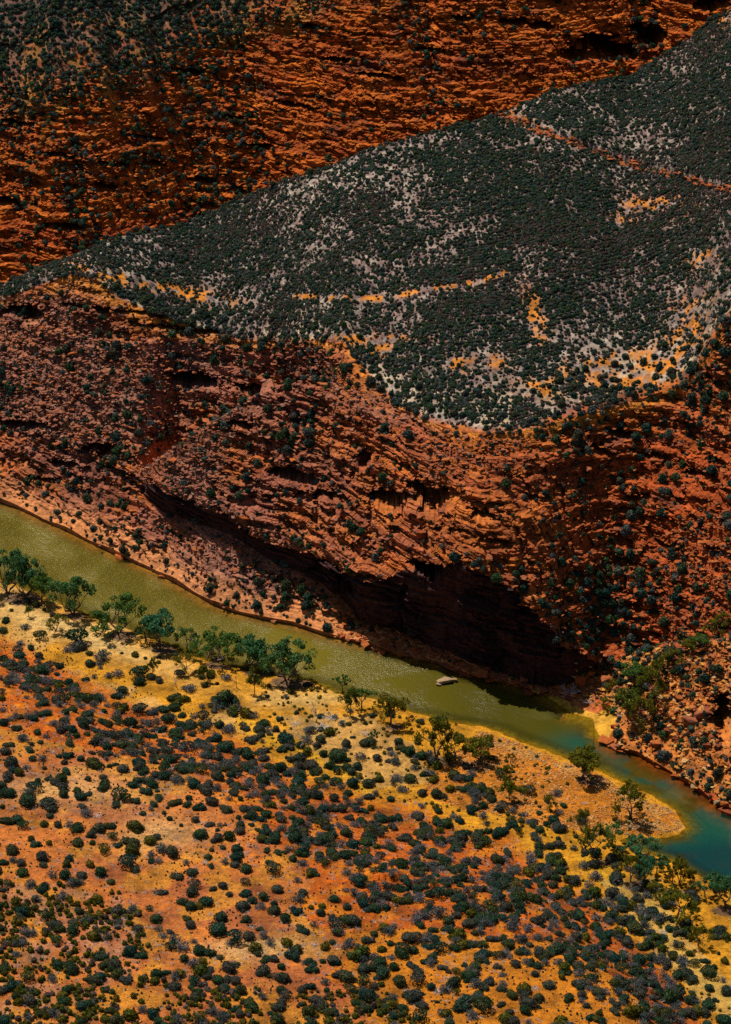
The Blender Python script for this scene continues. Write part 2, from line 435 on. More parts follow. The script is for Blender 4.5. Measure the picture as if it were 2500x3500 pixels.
def rocky(X, Y, Z, w, big, mid, small, seed, sc=1.0):
    """stands the beds proud of the slope by real displacement"""
    h1, l1, f1 = beds(X, Y, Z, 4.4, 11, seed)
    h2, l2, f2 = beds(X, Y, Z, 1.55 * sc, 3.4 * sc, seed + 20)
    h3, l3, f3 = beds(X, Y, Z, 0.62 * sc, 1.4 * sc, seed + 40, 0.5)
    ribs = fbm(X / 15, Y / 15, Z / 40, seed + 60, 3) - 0.5
    brk = fbm(X / 7, Y / 7, Z / 5, seed + 66, 2)                        # where the bedding is broken up
    d = big * ((l1 - 0.5) * 0.7 + (h1 - 0.5) * 1.0) + mid * ((l2 - 0.5) * 0.7 + (h2 - 0.5) * 0.9) + small * ((h3 - 0.5) * 1.1 + (l3 - 0.5) * 0.6) + ribs * 3.2
    bm_ = sstep(0.42, 0.60, brk)
    d = d + (1 - 0.55 * bm_) * (0.62 * 1.55 * sc * (f2 - 0.5) + 0.55 * 0.62 * sc * (f3 - 0.5)) / 0.92
    d = d + (0.4 + 1.6 * bm_) * (fbm(X / 1.3, Y / 1.3, Z / 0.8, seed + 65, 2) - 0.5)
    jc = (X + 0.45 * Y) / 6.5 + 0.9 * vnoise(X / 5, Z / 6, None, seed + 68)                    # upright joints
    d = d - 1.5 * sstep(0.10, 0.04, np.abs(jc - np.floor(jc) - 0.5)) * sstep(0.45, 0.55, vnoise(X / 12, Z / 7, None, seed + 69))
    d = d * w
    return X + PUSH[0] * d, Y + PUSH[1] * d, Z + 0.35 * w * (vnoise(X / 0.8, Y / 0.8, Z / 0.5, seed + 70) - 0.5), (l1, l2, h2, h3, h1)

rows = [5, 16, 150, 90, 220, 24, 170, 110]
Y, Z, S = strip([(y_b - 10, -3.0 + 0 * y_b), (y_b, -0.15 + 0 * y_b), (y_sh, z_sh), (y_ff, z_ff), (y_ft, z_ft), (y_sp, z_sp), (y_g, z_g), (y_rim, z_rim), (y_cr, z_cr)], rows)
X = A[None, :] * Y
PX0 = np.broadcast_to(PXA[None, :], X.shape)
S = np.where(S < 1, S, np.where(S < 2, 1.0, S - 1))    # the shelf counts with the lower slope
seg = np.floor(S)
w = np.ones_like(X)
w[seg == 0] = 0
t1 = S - 1
w = np.where(seg == 1, np.clip(0.12 + t1 * 3.0, 0, 0.9), w)
w = np.where((seg == 1) & (t1 == 0), 0.04, w)
w = np.where(seg == 2, np.where(hface[None, :] > 1.5, 0.30 + 0.6 * sstep(0.4, 0.65, fbm(X / 8, Z / 6, None, 311, 2)), 0.9), w)
w = np.where(seg == 4, 0.9, w)
w = np.where(seg == 5, 1 - 0.6 * sstep(0.88, 1.0, S - 5), w)
w = np.where(seg >= 6, 0.10 * sstep(0.5, 0.0, S - 6) + 0.02, w)
# talus aprons: broken ground between the bedded cliffs
apron = sstep(0.50, 0.66, fbm(X / 26, Y / 26, Z / 26, 301, 3))
w = w * (1 - 0.45 * apron * (seg != 6))
X2, Y2, Z2, HB = rocky(X, Y, Z, w, 1.5, 1.7, 1.05, 5)
hill = (seg >= 6)
Z2 = Z2 + hill * sstep(0, 0.12, S - 6) * (5.0 * (fbm(X / 55, Y / 55, None, 77, 3) - 0.5) * sstep(1.0, 0.75, S - 6) + 0.5 * (vnoise(X / 4, Y / 4, None, 78) - 0.5))
Y2 = carve(X2, Y2, Z2, CAVES)
# ledge of rock crossing the hill
pxh, pyh, _ = project(X2, Y2, Z2)
lx = np.array([p[0] for p in OUTCROP_LINE]); ly = np.array([p[1] for p in OUTCROP_LINE])
above = np.interp(pxh, lx, ly) - pyh + 8 * (vnoise(pxh / 24, pyh / 50, None, 5) - 0.5)
Z2 = Z2 + hill * sstep(1690, 1740, pxh) * 1.6 * vnoise(X / 4, Y / 4, None, 79) * sstep(-1, 4, above) * sstep(120, 20, above)
FARX, FARY, FARZ = X2, Y2, Z2
S_HILL = np.where(hill, S - 6, 9.0)
fpx, fpy, fdep = project(X2, Y2, Z2)

# colours of rock, soil and sand by place
l1, l2, h2, h3, h1 = HB
C = np.zeros(X.shape + (3,)) + np.array([0.37, 0.092, 0.021])
C = mixc(C, (0.48, 0.14, 0.024), sstep(0.3, 0.9, h2) * 0.8)
C = mixc(C, (0.30, 0.072, 0.026), sstep(0.6, 0.95, l2) * 0.8)
pinkish = sstep(1700, 700, fpx) * sstep(0.25, 0.6, fbm(X / 14, Y / 14, Z / 5, 41, 3))
C = mixc(C, (0.275, 0.098, 0.062), pinkish * 0.9)
redder = sstep(1700, 2300, fpx) * sstep(1300, 1600, fpy)
C = mixc(C, (0.36, 0.066, 0.013), redder * 1.2 * 0.75)
C = mixc(C, (0.16, 0.055, 0.035), sstep(0.62, 0.8, fbm(X / 9, Y / 9, Z / 3, 43, 3)) * 0.7)          # desert varnish
C = mixc(C, (0.30, 0.20, 0.15), apron * 0.25 * (fpx < 1500))
shore = (seg <= 1) * sstep(6, 2, Z2 + 3 * (fbm(X / 6, Y / 6, None, 48, 2) - 0.5)) * sstep(2100, 1900, fpx)
C = mixc(C, (0.58, 0.225, 0.075), shore * 0.8)
face_shade = (seg == 2) * (hface[None, :] > 1.5)
C = mixc(C, (0.040, 0.016, 0.016), face_shade * 0.96)  # shade of the overhung cliff face, painted into its rock colour
C = mixc(C, (0.08, 0.042, 0.038), face_shade * sstep(0.55, 0.8, fbm(X / 5, Z / 1.6, None, 46, 3)) * 0.7)
# yellow sand spit at the mouth of the gully
spit = inside(fpx, fpy, [(1820, 2360), (1900, 2375), (1990, 2425), (2040, 2440), (2110, 2400), (2125, 2450), (2100, 2480), (2085, 2520), (2050, 2545), (1980, 2500)]) & (seg <= 1)
C = mixc(C, (0.55, 0.28, 0.03), spit * 1.0)
gully = inside(fpx, fpy, [(2080, 2270), (2200, 2210), (2500, 2170), (2500, 2200), (2330, 2240), (2200, 2300), (2120, 2420), (2060, 2380)])
C = mixc(C, (0.55, 0.27, 0.05), gully * 0.6)
gl0 = inside(fpx, fpy, [(2080, 2290), (2200, 2220), (2500, 2180), (2700, 2800), (2380, 2690), (2230, 2600), (2100, 2545), (2110, 2400)]) & (seg <= 2)
C = mixc(C, (0.50, 0.17, 0.032), gl0 * 0.75)
# hill soil
hz = hill * sstep(0.0, 0.03, S - 6 + 0.04 * (vnoise(X / 5, Y / 5, None, 9) - 0.5))
soil = np.zeros_like(C) + np.array([0.185, 0.120, 0.105])
n1 = fbm(X / 30, Y / 30, None, 51, 3)
def spot(cx, cy, w_, h_, ang=0.0):
    u = (fpx - cx); v = (fpy - cy)
    ca, sa = math.cos(ang), math.sin(ang)
    return np.exp(-(((u * ca + v * sa) / w_) ** 2 + ((-u * sa + v * ca) / h_) ** 2))
pale = spot(1130, 640, 320, 160, -0.3) + spot(400, 880, 190, 60, 0.3) + spot(2080, 1170, 240, 60, -0.1) + spot(1870, 370, 200, 80, 0.3) + spot(1700, 1440, 200, 40) + spot(1350, 1350, 180, 50, .5) + 0.6 * spot(2300, 520, 240, 70, .3) + spot(1000, 1050, 240, 50)
soil = mixc(soil, (0.34, 0.28, 0.23), sstep(0.52, 0.66, fbm(X / 1.1, Y / 1.1, None, 56, 2)) * 0.7)
soil = mixc(soil, (0.41, 0.35, 0.28), np.clip(pale * 0.9, 0, 0.9) * sstep(0.44, 0.62, fbm(X / 1.2, Y / 1.6, None, 55, 3)))
orange = spot(1570, 1245, 50, 26) + spot(1700, 1235, 40, 20) + spot(2080, 1245, 200, 30, -.15) + spot(2260, 1255, 130, 30, .2) + spot(1830, 1080, 34, 100, -.25) + spot(360, 940, 150, 24, .25) + spot(640, 1000, 180, 22, .22) + spot(1260, 1160, 160, 18) + spot(1560, 1470, 260, 20) \
    + spot(2150, 1310, 160, 26) + spot(1850, 1330, 70, 30) + spot(2380, 1120, 90, 110, .6) + spot(1780, 405, 60, 20, .4) + spot(2130, 760, 40, 24) + spot(2400, 880, 70, 30) + spot(1300, 1200, 50, 20) + spot(2250, 700, 120, 40) + spot(2480, 60, 50, 60)
tl = np.minimum(line_dist(fpx, fpy, [(1360, 1012), (1500, 985), (1640, 965), (1730, 925)]), line_dist(fpx, fpy, [(1000, 1012), (1150, 1018), (1300, 1020)]))
orange = orange + sstep(14, 5, tl)
soil = mixc(soil, (0.50, 0.38, 0.24), sstep(0.20, 0.02, np.where(hill, S - 6, 9)) * sstep(0.42, 0.6, fbm(X / 3, Y / 3, None, 57, 2)) * 0.85)
soil = mixc(soil, (0.52, 0.18, 0.022), np.clip(orange * 1.5, 0, 1) * sstep(0.40, 0.58, fbm(X / 2.0, Y / 2.0, None, 53, 2)))
C = C * (1 - hz[..., None]) + soil * hz[..., None]
crown_edge = (seg == 5) * sstep(0.80, 0.97, S - 5)
C = mixc(C, (0.56, 0.20, 0.025), crown_edge * 0.75)
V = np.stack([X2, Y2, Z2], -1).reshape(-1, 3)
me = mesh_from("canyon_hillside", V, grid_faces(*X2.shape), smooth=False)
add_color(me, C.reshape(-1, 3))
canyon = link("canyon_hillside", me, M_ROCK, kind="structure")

# the canyon wall beyond the hill
rows = [6, 8, 440, 80, 6]
Y, Z, S = strip([(y_cr, z_cr), (y_v, z_v), (y_wb, z_wb), (y_wr, z_wr), (y_cap, z_cap), (y_pl, z_pl)], rows)
_k = np.exp(-0.5 * (np.arange(-60, 61) / 22.0) ** 2); _k /= _k.sum()      # weather the rim round
_pad = lambda q: np.pad(q, ((60, 60), (0, 0)), mode='edge')
_bl = lambda q: sum(_k[j] * _pad(q)[j:j + q.shape[0]] for j in range(121))
_m = sstep(2.45, 2.75, S) * sstep(3.75, 3.35, S)
Y = Y * (1 - _m) + _bl(Y) * _m; Z = Z * (1 - _m) + _bl(Z) * _m
X = A[None, :] * Y
seg = np.floor(S)
w = np.where(seg == 2, 1.0, 0.02)
w = np.where(seg == 2, w * (1 - 0.7 * sstep(0.82, 1.0, (S - 2))), w)
X2, Y2, Z2, HB = rocky(X, Y, Z, w, 1.6, 1.9, 1.1, 105, 1.2)
# gullies running down the wall
gul = fbm(X / 17 + Z / 60, Z / 120, None, 205, 3)
Y2 = Y2 + (seg == 2) * 4.5 * (sstep(0.42, 0.62, gul) - 0.5)
Z2 = Z2 + (seg >= 3) * 7 * (fbm(X / 40, Y / 40, None, 207, 3) - 0.5) * sstep(3.0, 3.2, S)
Y2 = np.where((seg == 2) & (S > 2.03), carve(X2, Y2, Z2, WALL_CAVES), Y2)
WX, WY, WZ, WSEG = X2, Y2, Z2, S
WALLPX, WALLPY, _ = project(X2, Y2, Z2)
l1, l2, h2, h3, h1 = HB
C = np.zeros(X.shape + (3,)) + np.array([0.42, 0.088, 0.011])
C = mixc(C, (0.52, 0.135, 0.014), sstep(0.35, 0.95, h2) * 0.8)
C = mixc(C, (0.30, 0.055, 0.012), sstep(0.55, 0.95, l2) * 0.7)
C = mixc(C, (0.13, 0.04, 0.025), sstep(0.60, 0.78, fbm(X / 10, Y / 10, Z / 3, 143, 3)) * 0.7)
capm = sstep(2.62, 3.02, S + 0.45 * (vnoise(X / 8, Y / 8, None, 8) - 0.5))
C = mixc(C, (0.42, 0.17, 0.025), capm * sstep(0.42, 0.6, fbm(X / 4, Y / 4, None, 147, 2)))
C = mixc(C, (0.10, 0.070, 0.060), sstep(2.75, 3.2, S + 0.25 * (vnoise(X / 7, Y / 7, None, 149) - 0.5)) * 0.95)
C = mixc(C, (0.10, 0.07, 0.05), (S < 2) * 1.0)
V = np.stack([X2, Y2, Z2], -1).reshape(-1, 3)
me = mesh_from("far_canyon_wall", V, grid_faces(*X2.shape), smooth=False)
add_color(me, C.reshape(-1, 3))
wall = link("far_canyon_wall", me, M_ROCK, kind="structure")

# ------------------------------------------------------------------ the near side: river bank, gravel bar, scarp and sandy flat
AN = azimuths(560, 30)
eN = curve_e(SCARP_FOOT)(AN)
y_sf = (1.5 - HC) / eN
y_end = -HC / curve_e(FAR_BANK)(AN) - 7
NR = 330
t = np.linspace(0, 1, NR)[:, None]
Y = 285.0 + (y_end[None, :] - 285.0) * (t ** 1.12)
X = AN[None, :] * Y
D = water_sd(X, Y)
s = y_sf[None, :] - Y
D = D + 1.3 * (fbm(X / 2.6, Y / 2.6, None, 399, 3) - 0.5) + 1.2 * (vnoise(X / 9, Y / 9, None, 398) - 0.5)
Z = np.where(D > 0, 0.22 * np.minimum(D, 2) + 0.02 * np.minimum(D, 40), np.maximum(0.14 * D, -2.8))
Z = Z + 7.5 * sstep(0, 42, s) + 0.05 * np.maximum(s - 14, 0)
Z = Z + (0.9 * (fbm(X / 16, Y / 16, None, 401, 3) - 0.5) + 0.12 * (vnoise(X / 0.9, Y / 0.9, None, 405) - 0.5)) * sstep(0.2, 4, D)
# the rocky gully in the scarp
npx, npy, _ = project(X, Y, Z)
g = np.exp(-(((npx - 1360) / 120) ** 2 + ((npy - 3010) / 45) ** 2))
Z = Z + g * (3.0 * (np.floor(3 * fbm(X / 5, Y / 5, None, 410, 2)) / 3.0 - 0.35))
npx, npy, ndep = project(X, Y, Z)
wob = 60 * (fbm(X / 7, Y / 7, None, 420, 3) - 0.5)
qx, qy = npx + wob, npy + 40 * (fbm(X / 6, Y / 6, None, 423, 3) - 0.5)
nA = fbm(X / 9, Y / 9, None, 430, 3); nB = fbm(X / 3, Y / 3, None, 431, 3)
C = np.zeros(X.shape + (3,)) + np.array([0.54, 0.235, 0.012])                      # yellow bank sand
C = mixc(C, (0.54, 0.33, 0.11), sstep(0.5, 0.7, nA) * 0.6 * sstep(1300, 900, npx))
cream = np.exp(-((qx - 260) / 330.) ** 2 - ((qy - 2160 - (qx - 260) * 0.36) / 45.) ** 2)
C = mixc(C, (0.60, 0.38, 0.13), np.clip(cream * 1.2, 0, 1))
C = mixc(C, (0.60, 0.36, 0.10), np.exp(-((qx - 1060) / 170.) ** 2 - ((qy - 2385) / 28.) ** 2))
scarp = sstep(-2, 6, s + 8 * (nA - 0.5))
C = mixc(C, (0.50, 0.108, 0.008), scarp)
C = mixc(C, (0.54, 0.17, 0.010), scarp * sstep(0.48, 0.62, fbm(X / 4, Y / 4, None, 434, 3)) * 0.8)
C = mixc(C, (0.30, 0.07, 0.012), scarp * sstep(0.52, 0.66, fbm(X / 3, Y / 3, None, 435, 3)) * 0.6)
flatm = inside(qx, qy, [(-500, 2440), (0, 2490), (300, 2560), (620, 2640), (860, 2790), (1000, 2930), (1080, 3010), (1000, 3120), (1200, 3230), (1100, 3340), (1250, 3420), (1480, 3480), (1550, 3900), (-500, 3900)]) & (s > 8)
C = mixc(C, (0.47, 0.142, 0.027), flatm * 0.92)
C = mixc(C, (0.34, 0.095, 0.034), flatm * sstep(0.50, 0.64, nA) * 0.7)
C = mixc(C, (0.54, 0.22, 0.020), flatm * sstep(0.50, 0.66, fbm(X / 5, Y / 5, None, 433, 3)) * 0.7)
lower = (inside(qx, qy, [(1180, 3190), (1500, 3180), (1900, 3230), (2200, 3400), (2350, 3900), (1400, 3900), (1200, 3350)]) & (s > 4))
C = mixc(C, (0.52, 0.18, 0.010), lower * 0.85)
C = mixc(C, (0.58, 0.34, 0.13), np.clip(1.3 * np.exp(-((qx - 880) / 170.) ** 2 - ((qy - 3245 - (qx - 880) * -0.05) / 40.) ** 2) + 0.8 * np.exp(-((qx - 230) / 260.) ** 2 - ((qy - 2700) / 60.) ** 2) + 0.9 * np.exp(-((qx - 560) / 150.) ** 2 - ((qy - 2850) / 60.) ** 2), 0, 1) * 0.8)
C = mixc(C, (0.40, 0.20, 0.12), (inside(qx, qy, [(0, 3020), (420, 3050), (480, 3300), (200, 3480), (0, 3480)]) & flatm) * sstep(0.4, 0.6, nB) * 0.5)
track = np.minimum(line_dist(npx, npy, [(830, 2470), (930, 2530), (1040, 2560), (1140, 2600), (1210, 2650), (1260, 2700)]), line_dist(npx, npy, [(2000, 2940), (2120, 3030), (2210, 3090), (2270, 3150), (2300, 3230), (2400, 3330), (2500, 3420)]))
C = mixc(C, (0.58, 0.29, 0.016), sstep(34, 16, track + 10 * (nB - 0.5)))
bar = inside(qx, qy, [(1430, 2720), (1500, 2640), (1640, 2500), (1960, 2615), (2320, 2780), (2345, 2830), (2250, 2865), (2080, 2850), (1900, 2830), (1700, 2790)]) & (s < 3)
C = mixc(C, (0.52, 0.165, 0.012), bar * 0.9)
rim_g = bar & (D < 5)
C = mixc(C, (0.56, 0.28, 0.05), rim_g * sstep(0.4, 0.6, nB) * 0.8)
grassy = inside(qx, qy, [(950, 2440), (1250, 2450), (1420, 2540), (1480, 2680), (1300, 2700), (1100, 2590)])
C = mixc(C, (0.46, 0.28, 0.10), grassy * 0.6)
C = mixc(C, (0.42, 0.30, 0.10), inside(qx, qy, [(2050, 3010), (2250, 3000), (2350, 3200), (2500, 3380), (2500, 3500), (2330, 3350), (2200, 3200)]) * 0.5)
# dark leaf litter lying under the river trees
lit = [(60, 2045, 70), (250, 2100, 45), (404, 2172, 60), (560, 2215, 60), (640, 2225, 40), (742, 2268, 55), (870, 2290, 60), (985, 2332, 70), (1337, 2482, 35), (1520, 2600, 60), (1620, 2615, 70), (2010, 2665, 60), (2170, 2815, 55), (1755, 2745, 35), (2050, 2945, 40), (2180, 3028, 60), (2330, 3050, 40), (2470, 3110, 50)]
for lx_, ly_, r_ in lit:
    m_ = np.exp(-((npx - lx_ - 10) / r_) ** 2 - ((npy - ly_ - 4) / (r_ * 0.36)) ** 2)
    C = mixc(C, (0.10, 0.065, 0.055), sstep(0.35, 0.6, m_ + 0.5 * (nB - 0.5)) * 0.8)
C = mixc(C, (0.30, 0.21, 0.05), sstep(0.2, -2.0, D))                                 # wet bed
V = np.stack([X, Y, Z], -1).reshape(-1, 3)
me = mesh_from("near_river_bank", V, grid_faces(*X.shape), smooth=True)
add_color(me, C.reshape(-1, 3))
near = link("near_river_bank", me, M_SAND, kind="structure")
NX, NY, NZ = X, Y, Z
NS, ND = s, D

# ------------------------------------------------------------------ the river
AW = azimuths(300, 20)
y1 = -HC / curve_e(FAR_BANK)(AW) + 6
y0 = -HC / curve_e([(-600, 1800), (0, 2060), (900, 2400), (1600, 2560), (2000, 2900), (2500, 3120), (3100, 3450)])(AW)
t = np.linspace(0, 1, 140)[:, None]
Y = y0[None, :] * (1 - t) + y1[None, :] * t
X = AW[None, :] * Y
Dw = -water_sd(X, Y)
px, py, _ = project(X, Y, 0 * X)
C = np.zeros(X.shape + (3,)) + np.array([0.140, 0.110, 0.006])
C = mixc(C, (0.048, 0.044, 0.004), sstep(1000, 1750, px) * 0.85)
teal = np.exp(-((px - 2010) / 120.) ** 2 - ((py - 2540) / 40.) ** 2) * 0.9 + sstep(2020, 2180, px - 0.1 * (py - 2600)) * sstep(0.40, 0.54, fbm(X / 6, Y / 6, None, 501, 3) + 0.03)
C = mixc(C, (0.001, 0.080, 0.052), np.clip(teal, 0, 1))
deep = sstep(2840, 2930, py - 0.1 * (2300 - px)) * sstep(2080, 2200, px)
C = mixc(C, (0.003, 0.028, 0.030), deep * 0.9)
shoal = sstep(0.56, 0.66, fbm(X / 7, Y / 7, None, 510, 3)) * sstep(1750, 2000, px) * (1 - deep)
C = mixc(C, (0.115, 0.105, 0.03), shoal * 0.7)
opac = sstep(0.0, 5.0, Dw) * (1 - 0.30 * sstep(1800, 2100, px) * (1 - deep))
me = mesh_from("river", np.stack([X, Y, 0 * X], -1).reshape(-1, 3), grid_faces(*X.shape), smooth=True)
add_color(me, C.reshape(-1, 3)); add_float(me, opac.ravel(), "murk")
add_float(me, (sstep(2100, 300, px) * 0.75 + 0.25).ravel(), "ripple")
m, nt, out = new_mat("turbid_river_water")
geo = N(nt, "ShaderNodeNewGeometry")
att = N(nt, "ShaderNodeAttribute", attribute_name="Col")
mk = N(nt, "ShaderNodeAttribute", attribute_name="murk")
rp = N(nt, "ShaderNodeAttribute", attribute_name="ripple")
mp = N(nt, "ShaderNodeMapping"); mp.inputs["Scale"].default_value = (1.0, 0.75, 1.0); mp.inputs["Rotation"].default_value = (0, 0, 0.5)
nt.links.new(geo.outputs["Position"], mp.inputs["Vector"])
n1_ = N(nt, "ShaderNodeTexNoise", in_Scale=0.9, in_Detail=5.0, in_Roughness=0.7)
n2_ = N(nt, "ShaderNodeTexNoise", in_Scale=0.09, in_Detail=3.0)
nt.links.new(mp.outputs[0], n1_.inputs["Vector"]); nt.links.new(mp.outputs[0], n2_.inputs["Vector"])
gust = ramp(nt, n2_.outputs["Fac"], [(0.36, (0.42,) * 3), (0.60, (1.0,) * 3)])
amp = math_node(nt, 'MULTIPLY', math_node(nt, 'MULTIPLY', gust, rp.outputs["Fac"]), 1.0)
bp = N(nt, "ShaderNodeBump", in_Distance=1.5)
nt.links.new(amp, bp.inputs["Strength"]); nt.links.new(n1_.outputs["Fac"], bp.inputs["Height"])
b = N(nt, "ShaderNodeBsdfPrincipled", in_Roughness=0.24)
b.inputs["IOR"].default_value = 1.333
b.inputs["Specular IOR Level"].default_value = 0.5
nt.links.new(att.outputs["Color"], b.inputs["Base Color"]); nt.links.new(bp.outputs[0], b.inputs["Normal"])
tr = N(nt, "ShaderNodeBsdfTransparent"); tr.inputs[0].default_value = (0.62, 0.66, 0.42, 1)
mx = N(nt, "ShaderNodeMixShader")
nt.links.new(mk.outputs["Fac"], mx.inputs[0]); nt.links.new(tr.outputs[0], mx.inputs[1]); nt.links.new(b.outputs[0], mx.inputs[2])
nt.links.new(mx.outputs[0], out.inputs[0])
river = link("river", me, m, kind="structure")

# ------------------------------------------------------------------ finding places on the ground
NPX, NPY, NDEP = (q.ravel() for q in project(NX, NY, NZ)); NP = np.stack([NX, NY, NZ], -1).reshape(-1, 3)
FPXS, FPYS, FDEPS = (q.ravel() for q in (fpx, fpy, fdep)); FP = np.stack([FARX, FARY, FARZ], -1).reshape(-1, 3)

def near_at(px, py):
    i = int(np.argmin((NPX - px) ** 2 + (NPY - py) ** 2))
    return Vector(NP[i].tolist()), float(NDEP[i]), i

def far_at(px, py):
    d2 = (FPXS - px) ** 2 + (FPYS - py) ** 2
    c = np.nonzero(d2 < max(16.0, d2.min() * 1.5))[0]
    i = int(c[np.argmin(FDEPS[c])])
    return Vector(FP[i].tolist()), float(FDEPS[i]), i

# ------------------------------------------------------------------ plant shapes
def leaf_quads(P, Nrm, size, rng, aspect=1.0):
    """small four-cornered leaf sprays at points P, roughly facing along Nrm"""
    n = len(P)
    nr = Nrm + rng.normal(0, 0.55, (n, 3)); nr /= np.linalg.norm(nr, axis=1, keepdims=True) + 1e-9
    up = rng.normal(0, 1, (n, 3))
    a = np.cross(nr, up); a /= np.linalg.norm(a, axis=1, keepdims=True) + 1e-9
    b = np.cross(nr, a)
    sz = size * rng.uniform(0.6, 1.4, (n, 1))
    V = np.stack([P - a * sz, P + b * sz * aspect * 0.6, P + a * sz, P - b * sz * aspect * 0.6], 1).reshape(-1, 3)
    F = np.arange(n * 4).reshape(n, 4)
    return V, F

def tube(path, r0, r1, sides=5):
    path = [Vector(p) for p in path]
    V = []; F = []
    n = len(path)
    for i, p in enumerate(path):
        d = (path[min(i + 1, n - 1)] - path[max(i - 1, 0)]).normalized()
        u = d.orthogonal().normalized(); v = d.cross(u)
        r = r0 + (r1 - r0) * i / (n - 1)
        for k in range(sides):
            an = 2 * math.pi * k / sides
            V.append(p + u * (math.cos(an) * r) + v * (math.sin(an) * r))
    for i in range(n - 1):
        for k in range(sides):
            k2 = (k + 1) % sides
            F.append((i * sides + k, i * sides + k2, (i + 1) * sides + k2, (i + 1) * sides + k))
    return np.array([list(v) for v in V]), np.array(F)

def join(parts):
    V = []; F = []; o = 0
    for v, f in parts:
        V.append(v); F.append(np.asarray(f) + o); o += len(v)
    return np.concatenate(V), np.concatenate(F)

def dome_crown(seed, n=420, size=0.13, flat=0.75, gaps=0.25, lift=0.22, core=0.72):
    rng = np.random.default_rng(seed)
    d = rng.normal(0, 1, (n * 3, 3)); d[:, 2] = np.abs(d[:, 2]) * 1.05 - 0.18
    d /= np.linalg.norm(d, axis=1, keepdims=True)
    lump = fbm(d[:, 0] * 2.2 + seed, d[:, 1] * 2.2, d[:, 2] * 2.2, seed, 2)
    keep = lump > gaps * rng.uniform(0.5, 1.3, len(d))
    d = d[keep][:n]; lump = lump[keep][:n]
    r = (0.72 + 0.42 * lump) * rng.uniform(0.78, 1.0, len(d)) ** 0.6
    P = d * r[:, None] * np.array([1.0, 1.0, flat]); P[:, 2] += lift + 0.14
    ni = n // 3                                       # leaves inside the crown
    Q = d[:ni] * (r[:ni] * rng.uniform(0.35, 0.8, len(d[:ni])))[:, None] * np.array([1.0, 1.0, flat]); Q[:, 2] += lift + 0.14
    P = np.concatenate([P, Q]); d2 = np.concatenate([d, d[:ni]])
    V, F = leaf_quads(P, d2, size, rng)
    if core:                                          # dense twiggy heart of the crown
        nu, nv = 9, 5
        th = np.linspace(0, 2 * np.pi, nu, endpoint=False)[None, :]; ph = np.linspace(-0.35, 1.5, nv)[:, None]
        R_ = core * (0.9 + 0.25 * rng.random((nv, nu)))
        G = np.stack([R_ * np.cos(ph) * np.cos(th), R_ * np.cos(ph) * np.sin(th), R_ * np.sin(ph) * flat + lift + 0.14], -1).reshape(-1, 3)
        f = [(a * nu + b_, a * nu + (b_ + 1) % nu, (a + 1) * nu + (b_ + 1) % nu, (a + 1) * nu + b_) for a in range(nv - 1) for b_ in range(nu)]
        V, F = join([(V, F), (G, np.array(f))])
    return V, F

def clump_crown(seed, lobes, n=420, size=0.11, flat=0.75, gaps=0.22):
    parts = []
    for k, (lx_, ly_, q) in enumerate(lobes):
        V, F = dome_crown(seed + 37 * k, int(n * q), size / max(q, 0.5) ** 0.5, flat, gaps, 0.2, 0.7)
        parts.append((V * np.array([q, q, q]) + np.array([lx_, ly_, 0]), F))
    return join(parts)

LOBES = [[(0, 0, 1.0)], [(-.38, .05, .72), (.42, -.1, .62)], [(0, 0, .95), (.62, .3, .42)], [(-.45, -.2, .58), (.2, .4, .60), (.45, -.3, .55)], [(0, 0, 1.0)], [(-.3, 0, .78), (.52, .12, .50)], [(0, .1, .86), (-.55, -.35, .42), (.55, -.3, .40)], [(0, 0, .98)], [(-.5, 0, .55), (0, .05, .66), (.55, 0, .5)], [(.1, 0, .9), (-.6, .1, .5)]]

def stem_set(seed, k=6, spread=0.6, top=0.75, r=0.035, bend=0.25):
    rng = random.Random(seed); parts = []
    for i in range(k):
        an = 2 * math.pi * (i + rng.random() * 0.7) / k; q = spread * rng.uniform(0.5, 1.0)
        h = top * rng.uniform(0.75, 1.05)
        parts.append(tube([(0.04 * math.cos(an), 0.04 * math.sin(an), -0.12), (q * 0.45 * math.cos(an + bend), q * 0.45 * math.sin(an + bend), h * 0.45), (q * math.cos(an), q * math.sin(an), h)], r, r * 0.35, 4))
    return join(parts)

def twig_crown(seed, n=70, leaves=150):
    rng = random.Random(seed); nr = np.random.default_rng(seed); parts = []; tips = []
    for i in range(n):
        an = rng.random() * 6.283; el = rng.uniform(0.25, 1.45); L = rng.uniform(0.75, 1.08)
        d = Vector((math.cos(an) * math.cos(el), math.sin(an) * math.cos(el), math.sin(el) * 0.85))
        p0 = d * (0.30 * rng.random()); p0.z = max(p0.z, 0.02)
        k = Vector((rng.gauss(0, 0.1), rng.gauss(0, 0.1), rng.gauss(0, 0.05)))
        parts.append(tube([p0, d * L * 0.6 + k, d * L + k * 0.6], 0.022, 0.010, 3)); tips.append(d * L + k * 0.6)
    tw = join(parts)
    T = np.array([list(tips[rng.randrange(len(tips))]) for _ in range(leaves)]) + nr.normal(0, 0.09, (leaves, 3))
    T[:, 2] = np.maximum(T[:, 2], 0.05)
    D_ = T / (np.linalg.norm(T, axis=1, keepdims=True) + 1e-6)
    return tw, leaf_quads(T, D_, 0.085, nr)

